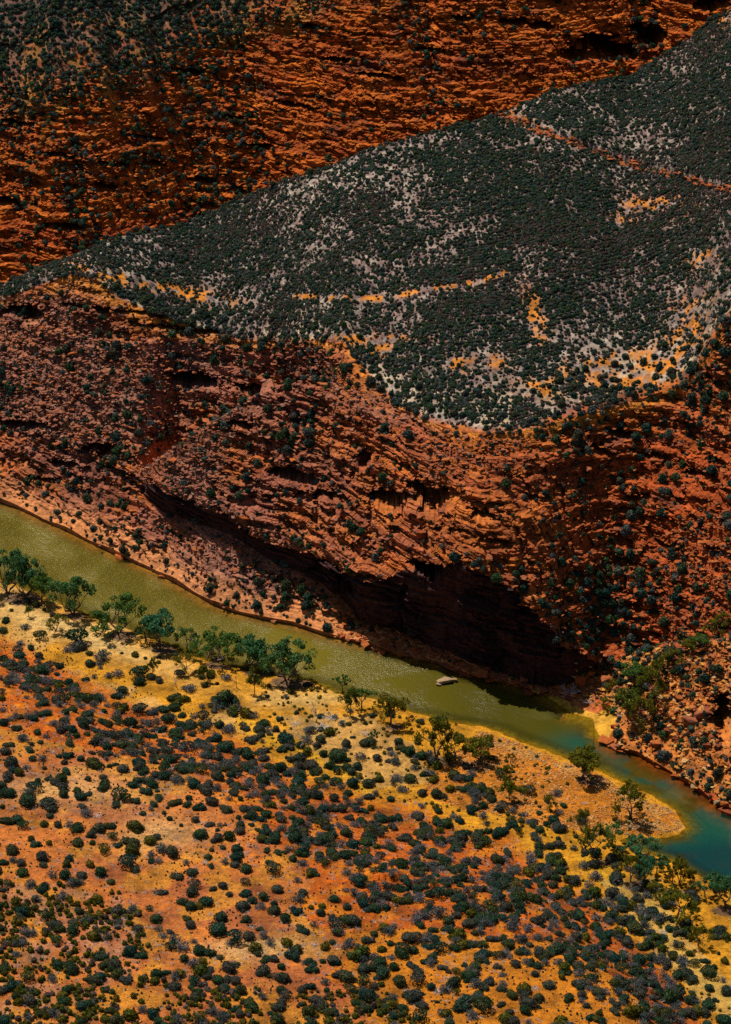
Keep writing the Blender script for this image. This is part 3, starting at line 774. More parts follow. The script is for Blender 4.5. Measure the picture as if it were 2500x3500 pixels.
def tree_shape(seed, stems=2, lean=0.25, spread=0.55, clumps=26, per=75, leaf=0.035, crown_low=0.35, clump_r=0.13):
    """unit-height tree: trunk and limbs as tapered tubes, crown as leaf clumps round the limb ends"""
    rng = random.Random(seed); nr = np.random.default_rng(seed); wood = []; ends = []
    for sidx in range(stems):
        an = 6.283 * (sidx / stems + rng.random() * 0.3)
        le = lean * rng.uniform(0.4, 1.0) * (0.4 if stems == 1 else 1)
        fork = crown_low * rng.uniform(0.7, 1.1)
        p1 = Vector((math.cos(an) * le * 0.3, math.sin(an) * le * 0.3, fork * 0.55)); p2 = Vector((math.cos(an + .4) * le, math.sin(an + .4) * le, fork))
        wood.append(tube([Vector((0.012 * math.cos(an), 0.012 * math.sin(an), -0.04)), p1, p2], 0.034, 0.022, 6))
        nb = max(3, clumps // (stems * 3))
        for b_ in range(nb):
            a2 = an + 6.283 * b_ / nb + rng.uniform(-0.4, 0.4); q = spread * rng.uniform(0.35, 1.0)
            top = Vector((p2.x * 0.6 + math.cos(a2) * q, p2.y * 0.6 + math.sin(a2) * q, rng.uniform(0.62, 0.97) - 0.28 * (q / spread) ** 2))
            mid = p2.lerp(top, 0.5) + Vector((rng.gauss(0, .03), rng.gauss(0, .03), -0.02))
            wood.append(tube([p2, mid, top], 0.016, 0.005, 4)); ends.append(top)
            for c in range(2):
                q2 = top + Vector((rng.gauss(0, .12), rng.gauss(0, .12), rng.gauss(-0.03, .09)))
                wood.append(tube([mid, mid.lerp(q2, 0.55) + Vector((0, 0, 0.02)), q2], 0.008, 0.003, 3)); ends.append(q2)
    P = []; D_ = []
    for e in ends:
        k = int(per * rng.uniform(0.6, 1.3)); r = clump_r * rng.uniform(0.65, 1.2)
        d = nr.normal(0, 1, (k, 3)); d /= np.linalg.norm(d, axis=1, keepdims=True)
        q = d * (r * nr.uniform(0.35, 1.0, (k, 1)) ** 0.5) * np.array([1.1, 1.1, 0.75])
        P.append(q + np.array(list(e))); D_.append(d)
    P = np.concatenate(P); D_ = np.concatenate(D_)
    P[:, 2] = np.clip(P[:, 2], 0.12, 1.02)
    return join(wood), leaf_quads(P, D_, leaf, nr)

def dead_shape(seed, fallen=False, n=9):
    rng = random.Random(seed); wood = []
    def grow(p, d, L, r, dep):
        q = p + d * L
        k = Vector((rng.gauss(0, .12), rng.gauss(0, .12), rng.gauss(0, .06))) * L
        wood.append(tube([p, p.lerp(q, 0.5) + k, q], r, r * 0.55, 4))
        if dep == 0: return
        for i in range(rng.randint(2, 4)):
            nd = (d + Vector((rng.gauss(0, .6), rng.gauss(0, .6), rng.gauss(0.12, .35)))).normalized()
            grow(p.lerp(q, rng.uniform(0.5, 1.0)), nd, L * rng.uniform(0.5, 0.75), r * 0.55, dep - 1)
    if fallen:
        for i in range(n):
            an = 6.283 * i / n + rng.random() * .5
            grow(Vector((0, 0, 0.05)), Vector((math.cos(an), math.sin(an), rng.uniform(0.05, 0.6))).normalized(), rng.uniform(0.3, 0.5), 0.025, 2)
    else:
        grow(Vector((0, 0, -0.05)), Vector((rng.gauss(0, .08), rng.gauss(0, .08), 1)).normalized(), 0.42, 0.035, 3)
    return join(wood)

def stone_shape(seed, flat=0.5, n=16):
    import bmesh
    rng = random.Random(seed)
    bm = bmesh.new()
    for i in range(n):
        v = Vector((rng.uniform(-1, 1), rng.uniform(-1, 1), rng.uniform(-1, 1)))
        m_ = max(abs(v.x), abs(v.y), abs(v.z)); v = v / m_ * rng.uniform(0.75, 1.0)
        bm.verts.new((v.x, v.y * 0.75, v.z * flat))
    r = bmesh.ops.convex_hull(bm, input=bm.verts)
    bmesh.ops.delete(bm, geom=[g for g in r["geom_interior"] if isinstance(g, bmesh.types.BMVert)] , context='VERTS')
    me_ = bpy.data.meshes.new("stone"); bm.to_mesh(me_); bm.free()
    return me_

def mk(name, VF, mat, smooth=False):
    me_ = mesh_from(name, VF[0], F4=VF[1], smooth=smooth); me_.materials.append(mat); return me_

P_DOME = [(mk("dome_crown", clump_crown(100 + i, LOBES[i], 520, 0.105, 0.70 + 0.06 * (i % 4), 0.20 + 0.05 * (i % 3)), M_DOME), mk("stems", stem_set(200 + i, 16, 1.02, 0.86, 0.024), M_TWIG)) for i in range(10)]
P_UMB = [(mk("umbrella_crown", dome_crown(140 + i, 380, 0.11, 0.42, 0.36, 0.55, 0), M_DOME), mk("stems", stem_set(240 + i, 8, 0.75, 0.8, 0.035), M_TWIG)) for i in range(4)]
P_GREY = []
for i in range(6):
    tw, lf = twig_crown(300 + i, 60 + 8 * i, 330 + 30 * i)
    P_GREY.append((mk("grey_crown", lf, M_GREYLEAF), mk("stems", tw, M_TWIG)))
P_OLIVE = [(mk("olive_crown", dome_crown(400 + i, 220, 0.15, 0.8, 0.32), M_OLIVE), mk("stems", stem_set(420 + i, 5, 0.5, 0.6, 0.03), M_TWIG)) for i in range(4)]
P_GUM = []
for i, (st, ln, sp, cl, pr, lo) in enumerate([(2, .25, .50, 30, 90, .30), (3, .30, .58, 36, 85, .22), (1, .15, .42, 24, 80, .40), (2, .30, .48, 24, 60, .42), (4, .35, .55, 40, 80, .18), (1, .12, .25, 16, 70, .30)]):
    wd, lf = tree_shape(500 + i, st, ln, sp, cl, pr, 0.036, lo, 0.14 if i != 5 else 0.10)
    P_GUM.append((mk("gum_wood", wd, M_BARK), mk("gum_leaves", lf, M_GUM), mk("gum_leaves", lf, M_GUMOLIVE)))
P_DEADTREE = [mk("dead_wood", dead_shape(600 + i), M_DEAD) for i in range(3)]
P_FALLEN = [mk("fallen_wood", dead_shape(620 + i, True), M_DEAD) for i in range(4)]

# ------------------------------------------------------------------ labelling by look, footing and place
_ONES = "zero one two three four five six seven eight nine ten eleven twelve thirteen fourteen fifteen sixteen seventeen eighteen nineteen".split()
_TENS = "x x twenty thirty forty fifty sixty seventy eighty ninety".split()
def in_words(n):
    n = int(max(0, min(99, n)))
    return _ONES[n] if n < 20 else _TENS[n // 10] + ("" if n % 10 == 0 else "-" + _ONES[n % 10])
USED = set()
def place_label(look, px, py):
    a = int(px / 25.0); b_ = int(py / 35.0)
    for da, db in ((0, 0), (1, 0), (0, 1), (-1, 0), (0, -1), (1, 1), (-1, -1)):
        t_ = f"{look}, {in_words(a + da)} percent across, {in_words(b_ + db)} percent down"
        if t_ not in USED: break
    else:
        t_ = t_.replace(look, "smaller " + look, 1)
    USED.add(t_)
    return t_

def footing(px, py, i):
    s_, d_ = NS.ravel()[i], ND.ravel()[i]
    if 1430 < px < 2345 and 2480 < py < 2870 and s_ < 3: return "on the orange gravel bar"
    if s_ < 0: return "on yellow bank sand"
    if px < 1150 and py > 2500 + max(0, (px - 620)) * 0.9 and s_ > 8: return "on the pinkish flat"
    return "on the red slope"

def thing(name, label, cat, group, loc):
    o = bpy.data.objects.new(name, None); COL.objects.link(o)
    o.empty_display_size = 0.3
    o.location = loc; o["label"] = label; o["category"] = cat
    if group: o["group"] = group
    return o

def part(name, me_, parent):
    o = bpy.data.objects.new(name, me_); COL.objects.link(o); o.parent = parent
    return o

def shrub(name, pair, pos, R, look, px, py, cat, group, squash=1.0, crown_name="crown"):
    o = thing(name, place_label(look, px, py), cat, group, pos)
    k = RNG.uniform(0.8, 1.2)
    o.scale = (R * k, R / k, R * squash); o.rotation_euler = (0, 0, RNG.uniform(0, 6.28))
    part(crown_name, pair[0], o); part("stem", pair[1], o)
    return o

# instanced ground cover nobody could count: points carry size, turn and variety
def scatter(name, pts, scl, variants, parent=None, tilt=None, zs=None):
    pts = np.asarray(pts, np.float32); n = len(pts)
    me_ = bpy.data.meshes.new(name); me_.vertices.add(n); me_.vertices.foreach_set("co", pts.ravel())
    sv = np.repeat(np.asarray(scl, np.float32)[:, None], 3, 1)
    sv[:, 0] *= RNG.uniform(0.85, 1.15, n); sv[:, 2] *= RNG.uniform(0.8, 1.2, n) if zs is None else zs
    rv = np.zeros((n, 3), np.float32); rv[:, 2] = RNG.uniform(0, 6.283, n)
    if tilt: rv[:, :2] = RNG.normal(0, tilt, (n, 2))
    a1 = me_.attributes.new("size", 'FLOAT_VECTOR', 'POINT'); a1.data.foreach_set("vector", sv.ravel())
    a2 = me_.attributes.new("turn", 'FLOAT_VECTOR', 'POINT'); a2.data.foreach_set("vector", rv.ravel())
    a3 = me_.attributes.new("variety", 'INT', 'POINT'); a3.data.foreach_set("value", RNG.integers(0, len(variants), n).astype(np.int32))
    coll = bpy.data.collections.new(name + "_kinds")
    for k, meshes in enumerate(variants):
        if not isinstance(meshes, tuple): meshes = (meshes,)
        if len(meshes) == 1: me1 = meshes[0]
        else: me1 = merged(meshes)
        coll.objects.link(bpy.data.objects.new(f"{name}_kind_{k:02d}", me1))
    ng = bpy.data.node_groups.new(name + "_scatter", 'GeometryNodeTree')
    ng.interface.new_socket("Geometry", in_out='INPUT', socket_type='NodeSocketGeometry')
    ng.interface.new_socket("Geometry", in_out='OUTPUT', socket_type='NodeSocketGeometry')
    gi = ng.nodes.new("NodeGroupInput"); go = ng.nodes.new("NodeGroupOutput")
    ci = ng.nodes.new("GeometryNodeCollectionInfo"); ci.inputs["Collection"].default_value = coll
    ci.inputs["Separate Children"].default_value = True; ci.inputs["Reset Children"].default_value = True
    ip = ng.nodes.new("GeometryNodeInstanceOnPoints"); ip.inputs["Pick Instance"].default_value = True
    def named(nm, typ):
        q = ng.nodes.new("GeometryNodeInputNamedAttribute"); q.data_type = typ; q.inputs["Name"].default_value = nm
        return q.outputs["Attribute"]
    ng.links.new(gi.outputs[0], ip.inputs["Points"]); ng.links.new(ci.outputs[0], ip.inputs["Instance"])
    ng.links.new(named("variety", 'INT'), ip.inputs["Instance Index"])
    er = ng.nodes.new("FunctionNodeEulerToRotation"); ng.links.new(named("turn", 'FLOAT_VECTOR'), er.inputs[0])
    ng.links.new(er.outputs[0], ip.inputs["Rotation"])
    ng.links.new(named("size", 'FLOAT_VECTOR'), ip.inputs["Scale"])
    ng.links.new(ip.outputs[0], go.inputs[0])
    o = link(name, me_, None, parent, "stuff")
    md = o.modifiers.new("scatter", 'NODES'); md.node_group = ng
    return o

def merged(meshes):
    V = []; F = []; mi = []; o = 0
    for k, q in enumerate(meshes):
        v = np.empty(len(q.vertices) * 3, np.float32); q.vertices.foreach_get("co", v)
        f = np.empty(len(q.loops), np.int32); q.loops.foreach_get("vertex_index", f)
        V.append(v.reshape(-1, 3)); F.append(f.reshape(-1, 4) + o); mi += [k] * len(q.polygons); o += len(q.vertices)
    r = mesh_from("merged", np.concatenate(V), F4=np.concatenate(F))
    for q in meshes: r.materials.append(q.materials[0])
    r.polygons.foreach_set("material_index", np.array(mi, np.int32))
    return r

# ------------------------------------------------------------------ trees along the river: photograph foot, height, width, form, olive?
TREES = [(28, 2028, 130, 115, 1, 0, "bushy"), (90, 2038, 115, 90, 4, 0, "dense"), (140, 2056, 95, 80, 0, 0, "rounded"), (249, 2096, 118, 112, 4, 0, "tall rounded"), (404, 2166, 110, 135, 1, 0, "wide many-stemmed"), (499, 2190, 72, 60, 3, 0, "slight"),
         (548, 2207, 112, 112, 0, 0, "tall leafy"), (637, 2218, 72, 70, 3, 0, "small leafy"), (742, 2262, 104, 120, 1, 0, "broad dark"), (853, 2282, 104, 105, 0, 0, "upright leafy"), (892, 2288, 92, 80, 3, 0, "narrow leafy"), (983, 2324, 116, 130, 4, 0, "large spreading"), (927, 2302, 60, 60, 3, 0, "low leafy"),
         (872, 2373, 84, 50, 2, 1, "slender pale"), (1171, 2362, 58, 36, 5, 0, "dark pointed"), (1199, 2445, 98, 52, 2, 1, "thin straight"), (1238, 2418, 78, 52, 5, 0, "dense dark upright"), (1337, 2472, 102, 92, 2, 1, "single-trunked"), (1492, 2590, 145, 105, 3, 1, "tall open"), (1559, 2600, 100, 76, 3, 1, "slim open"),
         (1642, 2606, 82, 96, 0, 1, "rounded olive"), (1282, 2550, 58, 22, 5, 0, "narrow dark"), (1990, 2660, 104, 108, 0, 1, "full rounded olive"), (2158, 2798, 118, 95, 3, 1, "open branching olive"), (1744, 2734, 76, 66, 2, 1, "small single-trunked"), (1730, 2656, 42, 38, 2, 1, "tiny"),
         (2025, 2932, 112, 92, 3, 1, "crooked open"), (1990, 2838, 76, 60, 3, 1, "slight bent"), (2094, 2887, 76, 60, 5, 0, "dense upright"), (2153, 3016, 92, 70, 3, 1, "leaning open"), (2202, 3016, 88, 70, 0, 0, "dark drooping"), (2188, 2926, 60, 100, 4, 0, "low dense dark"), (2247, 2990, 72, 52, 5, 0, "slim dark"),
         (2267, 2976, 52, 36, 5, 1, "short upright"), (2325, 3022, 92, 62, 3, 1, "tall clumped"), (2300, 3020, 76, 34, 5, 1, "narrow pale"), (2360, 3026, 62, 42, 2, 1, "small forked"), (2409, 3066, 68, 52, 5, 0, "dense rounded"), (2439, 3046, 72, 42, 5, 0, "upright dark"), (2483, 3094, 104, 76, 0, 0, "tall dark"),
         (2311, 3145, 104, 122, 3, 1, "pale sprawling"), (2385, 3238, 72, 62, 3, 1, "sparse"), (191, 2156, 52, 62, 3, 1, "pale spreading"), (100, 2111, 42, 24, 2, 0, "thin young"), (523, 2311, 62, 32, 2, 1, "spindly yellow-green"), (637, 2294, 62, 62, 3, 1, "airy"), (700, 2330, 62, 40, 2, 1, "airy pale"), (2240, 3070, 52, 60, 3, 1, "scrubby"),
         (1745, 2612, 36, 30, 3, 1, "wispy"), (1880, 2770, 50, 44, 3, 1, "wispy")]
for k, (px, py, h, wpx, form, olive, look) in enumerate(TREES):
    pos, dep, i = near_at(px, py)
    H = h * dep / FPX / 0.92
    W = wpx * dep / FPX
    wd, lf, lfo = P_GUM[form]
    xs = [0.55, 0.62, 0.50, 0.55, 0.60, 0.34][form] * 2
    hue = "yellow-green" if olive else "dark green"
    o = thing("river_tree", place_label(f"{look} {hue} river tree".replace("dark dark", "dark").replace("olive yellow-green", "yellow-green").replace("dark green river tree", "dark green river tree"), px, py - h * 0.5), "tree", "trees along the river bank", pos)
    o.scale = (W / xs * 1.14, W / xs * 1.14, H * 1.12); o.rotation_euler = (0, 0, RNG.uniform(0, 6.28))
    part("trunk", wd, o); part("crown", lfo if olive else lf, o)

FAR_TREES = [(2143, 2440, 110, 105, 0, 1, "broad"), (2190, 2488, 120, 90, 3, 1, "tall open"), (2218, 2400, 130, 100, 3, 1, "feathery"), (2100, 2390, 80, 70, 3, 1, "small open"), (2436, 2172, 66, 70, 3, 1, "feathery hilltop"), (2352, 2226, 56, 60, 0, 1, "rounded gully"), (2250, 2330, 90, 80, 3, 1, "pale gully"),
             (2170, 2330, 80, 90, 0, 0, "dark gully"), (2300, 2270, 60, 70, 3, 1, "low gully"), (2400, 2210, 50, 60, 0, 0, "dark rounded gully"), (2470, 2145, 60, 60, 3, 1, "sparse hilltop"), (2060, 2420, 44, 50, 3, 1, "scrubby")]
for k, (px, py, h, wpx, form, olive, look) in enumerate(FAR_TREES):
    pos, dep, i = far_at(px, py)
    H = h * dep / FPX / 0.92; W = wpx * dep / FPX
    wd, lf, lfo = P_GUM[form]
    xs = [0.55, 0.62, 0.50, 0.55, 0.60, 0.34][form] * 2
    o = thing("gully_tree", place_label(f"{look} {'yellow-green' if olive else 'green'} tree among the rocks", px, py - h * 0.5), "tree", "trees in the rocky gully", pos - Vector((0, 0, 0.2)))
    o.scale = (W / xs, W / xs, H); o.rotation_euler = (0, 0, RNG.uniform(0, 6.28))
    part("trunk", wd, o); part("crown", lfo if olive else lf, o)

# dead trees and fallen crowns
DEAD = [(1077, 2467, 90, 0, "bare dead tree standing on the bank sand"), (1030, 2560, 50, 0, "short bare dead tree among shrubs"), (2197, 3163, 52, 1, "leaning bare dead tree beside the track"), (810, 2350, 60, 1, "grey leafless tree beside bank shrubs"), (600, 2350, 56, 2, "grey leafless sapling on bank sand")]
for px, py, h, v, look in DEAD:
    pos, dep, i = near_at(px, py)
    o = link("dead_tree", P_DEADTREE[v]); o.location = pos
    H = h * dep / FPX / 0.9; o.scale = (H * .8, H * .8, H); o.rotation_euler = (0, 0, RNG.uniform(0, 6.28))
    o["label"] = place_label(look, px, py - h / 2); o["category"] = "dead tree"
FALLEN = [(1130, 2455, 80), (590, 2625, 60), (1250, 2510, 50), (1090, 2490, 90), (1010, 2475, 50), (2250, 3040, 50), (2000, 2750, 34), (2265, 3190, 50), (330, 2790, 50), (700, 2950, 40), (1830, 3380, 50), (1500, 3390, 60), (2130, 3250, 44), (880, 3390, 44), (1075, 3230, 40), (180, 2570, 36), (1570, 3180, 40), (2080, 3100, 60)]
for px, py, wpx in FALLEN:
    pos, dep, i = near_at(px, py)
    o = link("fallen_branch", P_FALLEN[RNG.integers(4)]); o.location = pos
    R = wpx * dep / FPX * 0.62; o.scale = (R, R, R * .6); o.rotation_euler = (0, 0, RNG.uniform(0, 6.28))
    o["label"] = place_label("bleached fallen branches " + footing(px, py, i), px, py); o["category"] = "dead branch"; o["group"] = "bleached dead branches"
for px, py, wpx, look in [(1945, 2365, 105, "large blue-grey bleached dead bush beside the sand spit"), (2010, 2400, 70, "smaller bleached dead bush at the cliff foot"), (2120, 2450, 40, "small bleached dead bush below the gully tree")]:
    pos, dep, i = far_at(px, py)
    o = link("dead_bush", P_FALLEN[RNG.integers(4)]); o.location = pos
    R = wpx * dep / FPX * 0.6; o.scale = (R, R, R * .9); o["label"] = look; o["category"] = "dead bush"; USED.add(look)

# ------------------------------------------------------------------ shrubs of the near side
def crop(ox, oy, k, items):
    return [(ox + a * k, oy + b_ * k, c * k, (d[0] if d else 'd')) for a, b_, c, *d in items]
L1 = crop(0, 2500, 0.431, [(175, 40, 90), (295, 8, 70), (70, 95, 85), (45, 155, 90), (248, 90, 50), (230, 140, 90), (93, 240, 130), (465, 190, 55), (515, 238, 65), (255, 212, 65), (350, 297, 42), (525, 305, 100), (560, 75, 110), (610, 30, 60), (735, 160, 60), (640, 215, 70), (740, 245, 140), (800, 265, 50), (860, 270, 55), (915, 255, 55), (975, 285, 100), (60, 345, 120), (150, 325, 90), (440, 400, 100), (490, 375, 100), (500, 445, 100), (705, 370, 60), (820, 425, 140), (20, 420, 110), (70, 490, 120), (505, 490, 90), (275, 435, 120, 'u'), (640, 510, 110), (620, 470, 80), (700, 490, 80), (950, 500, 150, 'u'), (1070, 540, 100), (920, 575, 100), (220, 540, 150), (390, 560, 180), (350, 570, 100, 'g'), (10, 590, 50), (40, 700, 130), (140, 690, 110), (350, 725, 80), (460, 730, 75), (545, 735, 70, 'g'), (620, 750, 110), (780, 770, 120), (1085, 745, 145), (1260, 520, 90), (1220, 575, 80), (1245, 460, 50), (1130, 640, 70), (1200, 615, 60, 'g'), (1300, 640, 45), (1345, 680, 60), (1335, 600, 40), (1495, 530, 65), (1580, 590, 110), (1555, 690, 80), (1590, 815, 120), (1435, 740, 38), (1195, 865, 110, 'o'), (620, 865, 110), (720, 820, 90), (890, 830, 80, 'u'), (1040, 860, 140), (935, 890, 80), (740, 870, 70), (830, 930, 110, 'u'), (1045, 930, 130), (105, 930, 120), (275, 890, 100), (390, 880, 55, 'o'), (1365, 960, 120), (1290, 920, 120, 'g'), (1200, 970, 70, 'g'), (10, 1030, 100), (335, 995, 110), (340, 1060, 70), (540, 1000, 100), (530, 1045, 80), (1010, 1030, 160, 'u'), (1080, 1080, 90), (170, 1120, 110), (420, 1130, 100, 'g'), (510, 1140, 110), (650, 1130, 90), (800, 1110, 110), (715, 1050, 80, 'o'), (1400, 1130, 120), (1530, 1110, 120), (1480, 1035, 60, 'g'), (1450, 260, 60), (1520, 250, 90, 'g'), (1515, 300, 80), (1440, 385, 50), (1540, 400, 120), (1600, 440, 90), (1500, 370, 70, 'g'), (1000, 60, 120, 'g'), (850, 100, 110), (910, 95, 80), (1050, 90, 120), (1090, 45, 120), (1150, 30, 60), (1210, 150, 110), (1120, 165, 100), (1060, 150, 80), (1295, 190, 70), (1110, 240, 110), (1230, 230, 80), (1140, 300, 70), (1115, 370, 110), (1050, 420, 100), (1230, 345, 100), (1450, 130, 110, 'g'), (1400, 30, 110), (780, 40, 100), (870, 30, 80, 'g'), (690, 10, 60), (1280, 70, 80), (845, 205, 50, 'g'), (925, 185, 50, 'g'), (690, 640, 110, 'g'), (830, 660, 30), (400, 660, 70)])
L3 = crop(600, 2500, 0.431, [(60, 255, 60), (135, 255, 90, 'g'), (130, 300, 70), (280, 280, 100, 'g'), (415, 290, 60), (345, 190, 60), (215, 180, 50), (265, 165, 60), (150, 400, 100), (240, 450, 100), (320, 440, 110, 'g'), (435, 395, 80), (450, 468, 50), (515, 530, 50), (290, 550, 110), (400, 600, 130), (275, 725, 100), (350, 735, 60, 'g'), (395, 745, 35), (330, 775, 45), (320, 840, 110), (430, 825, 105), (285, 930, 60), (380, 925, 55), (490, 930, 110), (520, 970, 80), (480, 1010, 100), (470, 1060, 80), (560, 1080, 115), (258, 1000, 75), (390, 1030, 90, 'g'), (505, 680, 55), (515, 730, 110), (510, 790, 90), (600, 740, 60), (705, 705, 60), (655, 770, 50), (585, 610, 90, 'g'), (650, 600, 100), (600, 660, 120), (720, 650, 90), (840, 690, 90), (685, 840, 90), (800, 810, 80), (790, 860, 90), (895, 810, 60), (730, 930, 75), (810, 950, 90), (870, 950, 50), (985, 950, 90), (940, 1000, 80), (775, 1085, 130, 'u'), (1000, 1040, 100, 'g'), (1100, 1130, 80), (920, 600, 90), (855, 610, 60, 'g'), (990, 770, 80), (1000, 840, 90), (1040, 890, 90, 'g'), (1145, 840, 100, 'g'), (1225, 870, 70), (1145, 970, 80), (1255, 980, 110), (1400, 970, 50), (1120, 700, 90), (1200, 680, 100, 'g'), (1380, 680, 90), (1320, 610, 90), (1080, 600, 100, 'g'), (1110, 500, 100), (1255, 530, 90), (1350, 520, 60), (1225, 270, 100), (1270, 370, 80), (1190, 360, 60), (1130, 310, 100), (1080, 250, 140), (1290, 190, 160), (1370, 220, 60), (1170, 180, 80), (1450, 270, 90), (1400, 320, 80), (1320, 430, 90, 'g'), (1530, 410, 100), (1540, 510, 100), (1370, 480, 80), (1440, 390, 70, 'g'), (960, 200, 140), (880, 200, 40), (840, 130, 100), (690, 150, 70), (700, 200, 110), (610, 50, 120), (870, 40, 140), (680, 20, 80), (400, 120, 150), (300, 50, 120), (60, 120, 90, 'g'), (560, 150, 80), (540, 270, 90), (590, 390, 60), (700, 380, 120), (770, 340, 120), (880, 340, 70), (940, 430, 90), (1000, 330, 90), (1030, 500, 100), (730, 540, 80, 'g'), (640, 490, 110, 'g'), (770, 480, 80), (840, 510, 80), (1150, 60, 100), (1040, 60, 120, 'g'), (990, 100, 80), (1120, 110, 70)])
L4 = crop(600, 3000, 0.431, [(120, 370, 90), (150, 50, 110, 'u'), (300, 80, 70), (380, 60, 90), (430, 130, 60), (555, 25, 80, 'u'), (550, 120, 110), (600, 180, 90), (540, 220, 130), (810, 90, 100), (60, 180, 110), (120, 220, 110), (240, 190, 120), (340, 400, 160), (480, 470, 150, 'u'), (50, 530, 160, 'g'), (260, 570, 140), (70, 640, 80), (630, 555, 110, 'o'), (650, 590, 80), (350, 625, 60), (270, 720, 95), (420, 700, 130), (480, 680, 70), (455, 755, 50), (420, 800, 80), (340, 800, 110), (690, 735, 130), (780, 640, 90), (840, 700, 80), (850, 790, 120), (930, 600, 140), (960, 560, 100), (1085, 700, 125), (1165, 660, 60), (1360, 770, 150), (1495, 720, 120), (1470, 600, 170, 'o'), (1530, 940, 140), (1520, 1040, 90), (1190, 540, 90, 'o'), (1250, 500, 60), (700, 450, 100, 'g'), (780, 260, 110), (960, 260, 110), (1150, 280, 90), (1080, 230, 60, 'o'), (1010, 110, 110), (700, 140, 90), (780, 200, 60), (1270, 370, 130, 'u'), (1400, 340, 130), (1060, 860, 90), (1010, 890, 80), (1195, 890, 60), (1000, 990, 60), (560, 320, 100), (360, 310, 120), (1480, 180, 80), (1530, 480, 110), (180, 900, 90), (150, 800, 120), (510, 890, 100), (390, 950, 60), (470, 1040, 80), (300, 1060, 110, 'g'), (750, 1080, 60)])
L5 = crop(1200, 3000, 0.431, [(100, 710, 115), (725, 705, 90), (780, 740, 50), (530, 745, 120), (530, 810, 130, 'u'), (640, 860, 80), (490, 930, 150), (140, 930, 130), (130, 1035, 85), (275, 1040, 90), (528, 1010, 62), (685, 980, 45), (400, 1090, 65), (880, 1000, 170), (920, 940, 100), (840, 910, 70, 'u'), (1050, 1030, 160, 'u'), (550, 1100, 140, 'u'), (780, 1140, 130), (400, 600, 120), (585, 540, 60), (710, 560, 120, 'u'), (890, 520, 110, 'o'), (860, 440, 120, 'o'), (1080, 650, 80), (1050, 590, 110), (1165, 610, 90, 'u'), (1160, 700, 80), (1205, 475, 65), (1340, 470, 130, 'g'), (1310, 680, 100), (1400, 660, 100, 'g'), (1090, 300, 120), (1190, 300, 110), (1100, 810, 100), (1200, 880, 90), (960, 730, 140), (1265, 910, 60, 'o'), (1385, 1040, 100), (1260, 1060, 80), (1490, 1020, 50), (470, 680, 60), (340, 700, 90), (240, 845, 55, 'o'), (570, 670, 50), (840, 810, 55, 'o'), (670, 600, 60), (500, 480, 110, 'u'), (690, 270, 150, 'g'), (560, 290, 140, 'g'), (300, 400, 130, 'g'), (690, 130, 120, 'u'), (1160, 70, 130), (1340, 140, 130), (280, 230, 70), (410, 170, 80)])
L6 = crop(1800, 3000, 0.7576, [(385, 70, 75), (345, 120, 36), (435, 135, 55), (360, 185, 36), (435, 185, 70), (490, 225, 75), (555, 240, 60), (355, 270, 65), (595, 297, 40), (615, 270, 46), (660, 345, 64), (630, 390, 66), (685, 440, 55), (745, 455, 56), (750, 515, 42), (830, 545, 32), (845, 402, 28), (803, 428, 26), (815, 575, 60), (735, 605, 75), (580, 598, 56), (400, 595, 54), (290, 625, 50), (535, 305, 46), (460, 290, 66), (510, 360, 70), (430, 405, 66, 'u'), (340, 310, 50), (380, 350, 60), (270, 345, 60), (240, 400, 60), (290, 440, 70), (170, 420, 55), (150, 250, 50), (100, 270, 50), (60, 195, 60), (200, 330, 60), (170, 190, 45), (240, 160, 60), (80, 60, 60), (130, 80, 45), (270, 80, 60), (30, 90, 60), (60, 330, 66), (110, 345, 45), (230, 270, 60), (315, 220, 60), (255, 235, 55), (520, 440, 80), (500, 520, 80), (640, 540, 90), (690, 500, 55), (450, 490, 60), (340, 530, 46), (190, 540, 60), (250, 530, 46), (60, 540, 55), (270, 570, 44), (100, 480, 60), (620, 440, 50, 'g'), (530, 160, 60, 'g'), (760, 380, 50, 'u'), (898, 362, 20), (865, 343, 18), (895, 460, 40, 'g'), (640, 220, 30), (680, 230, 30), (705, 240, 30), (578, 55, 30, 'o')])
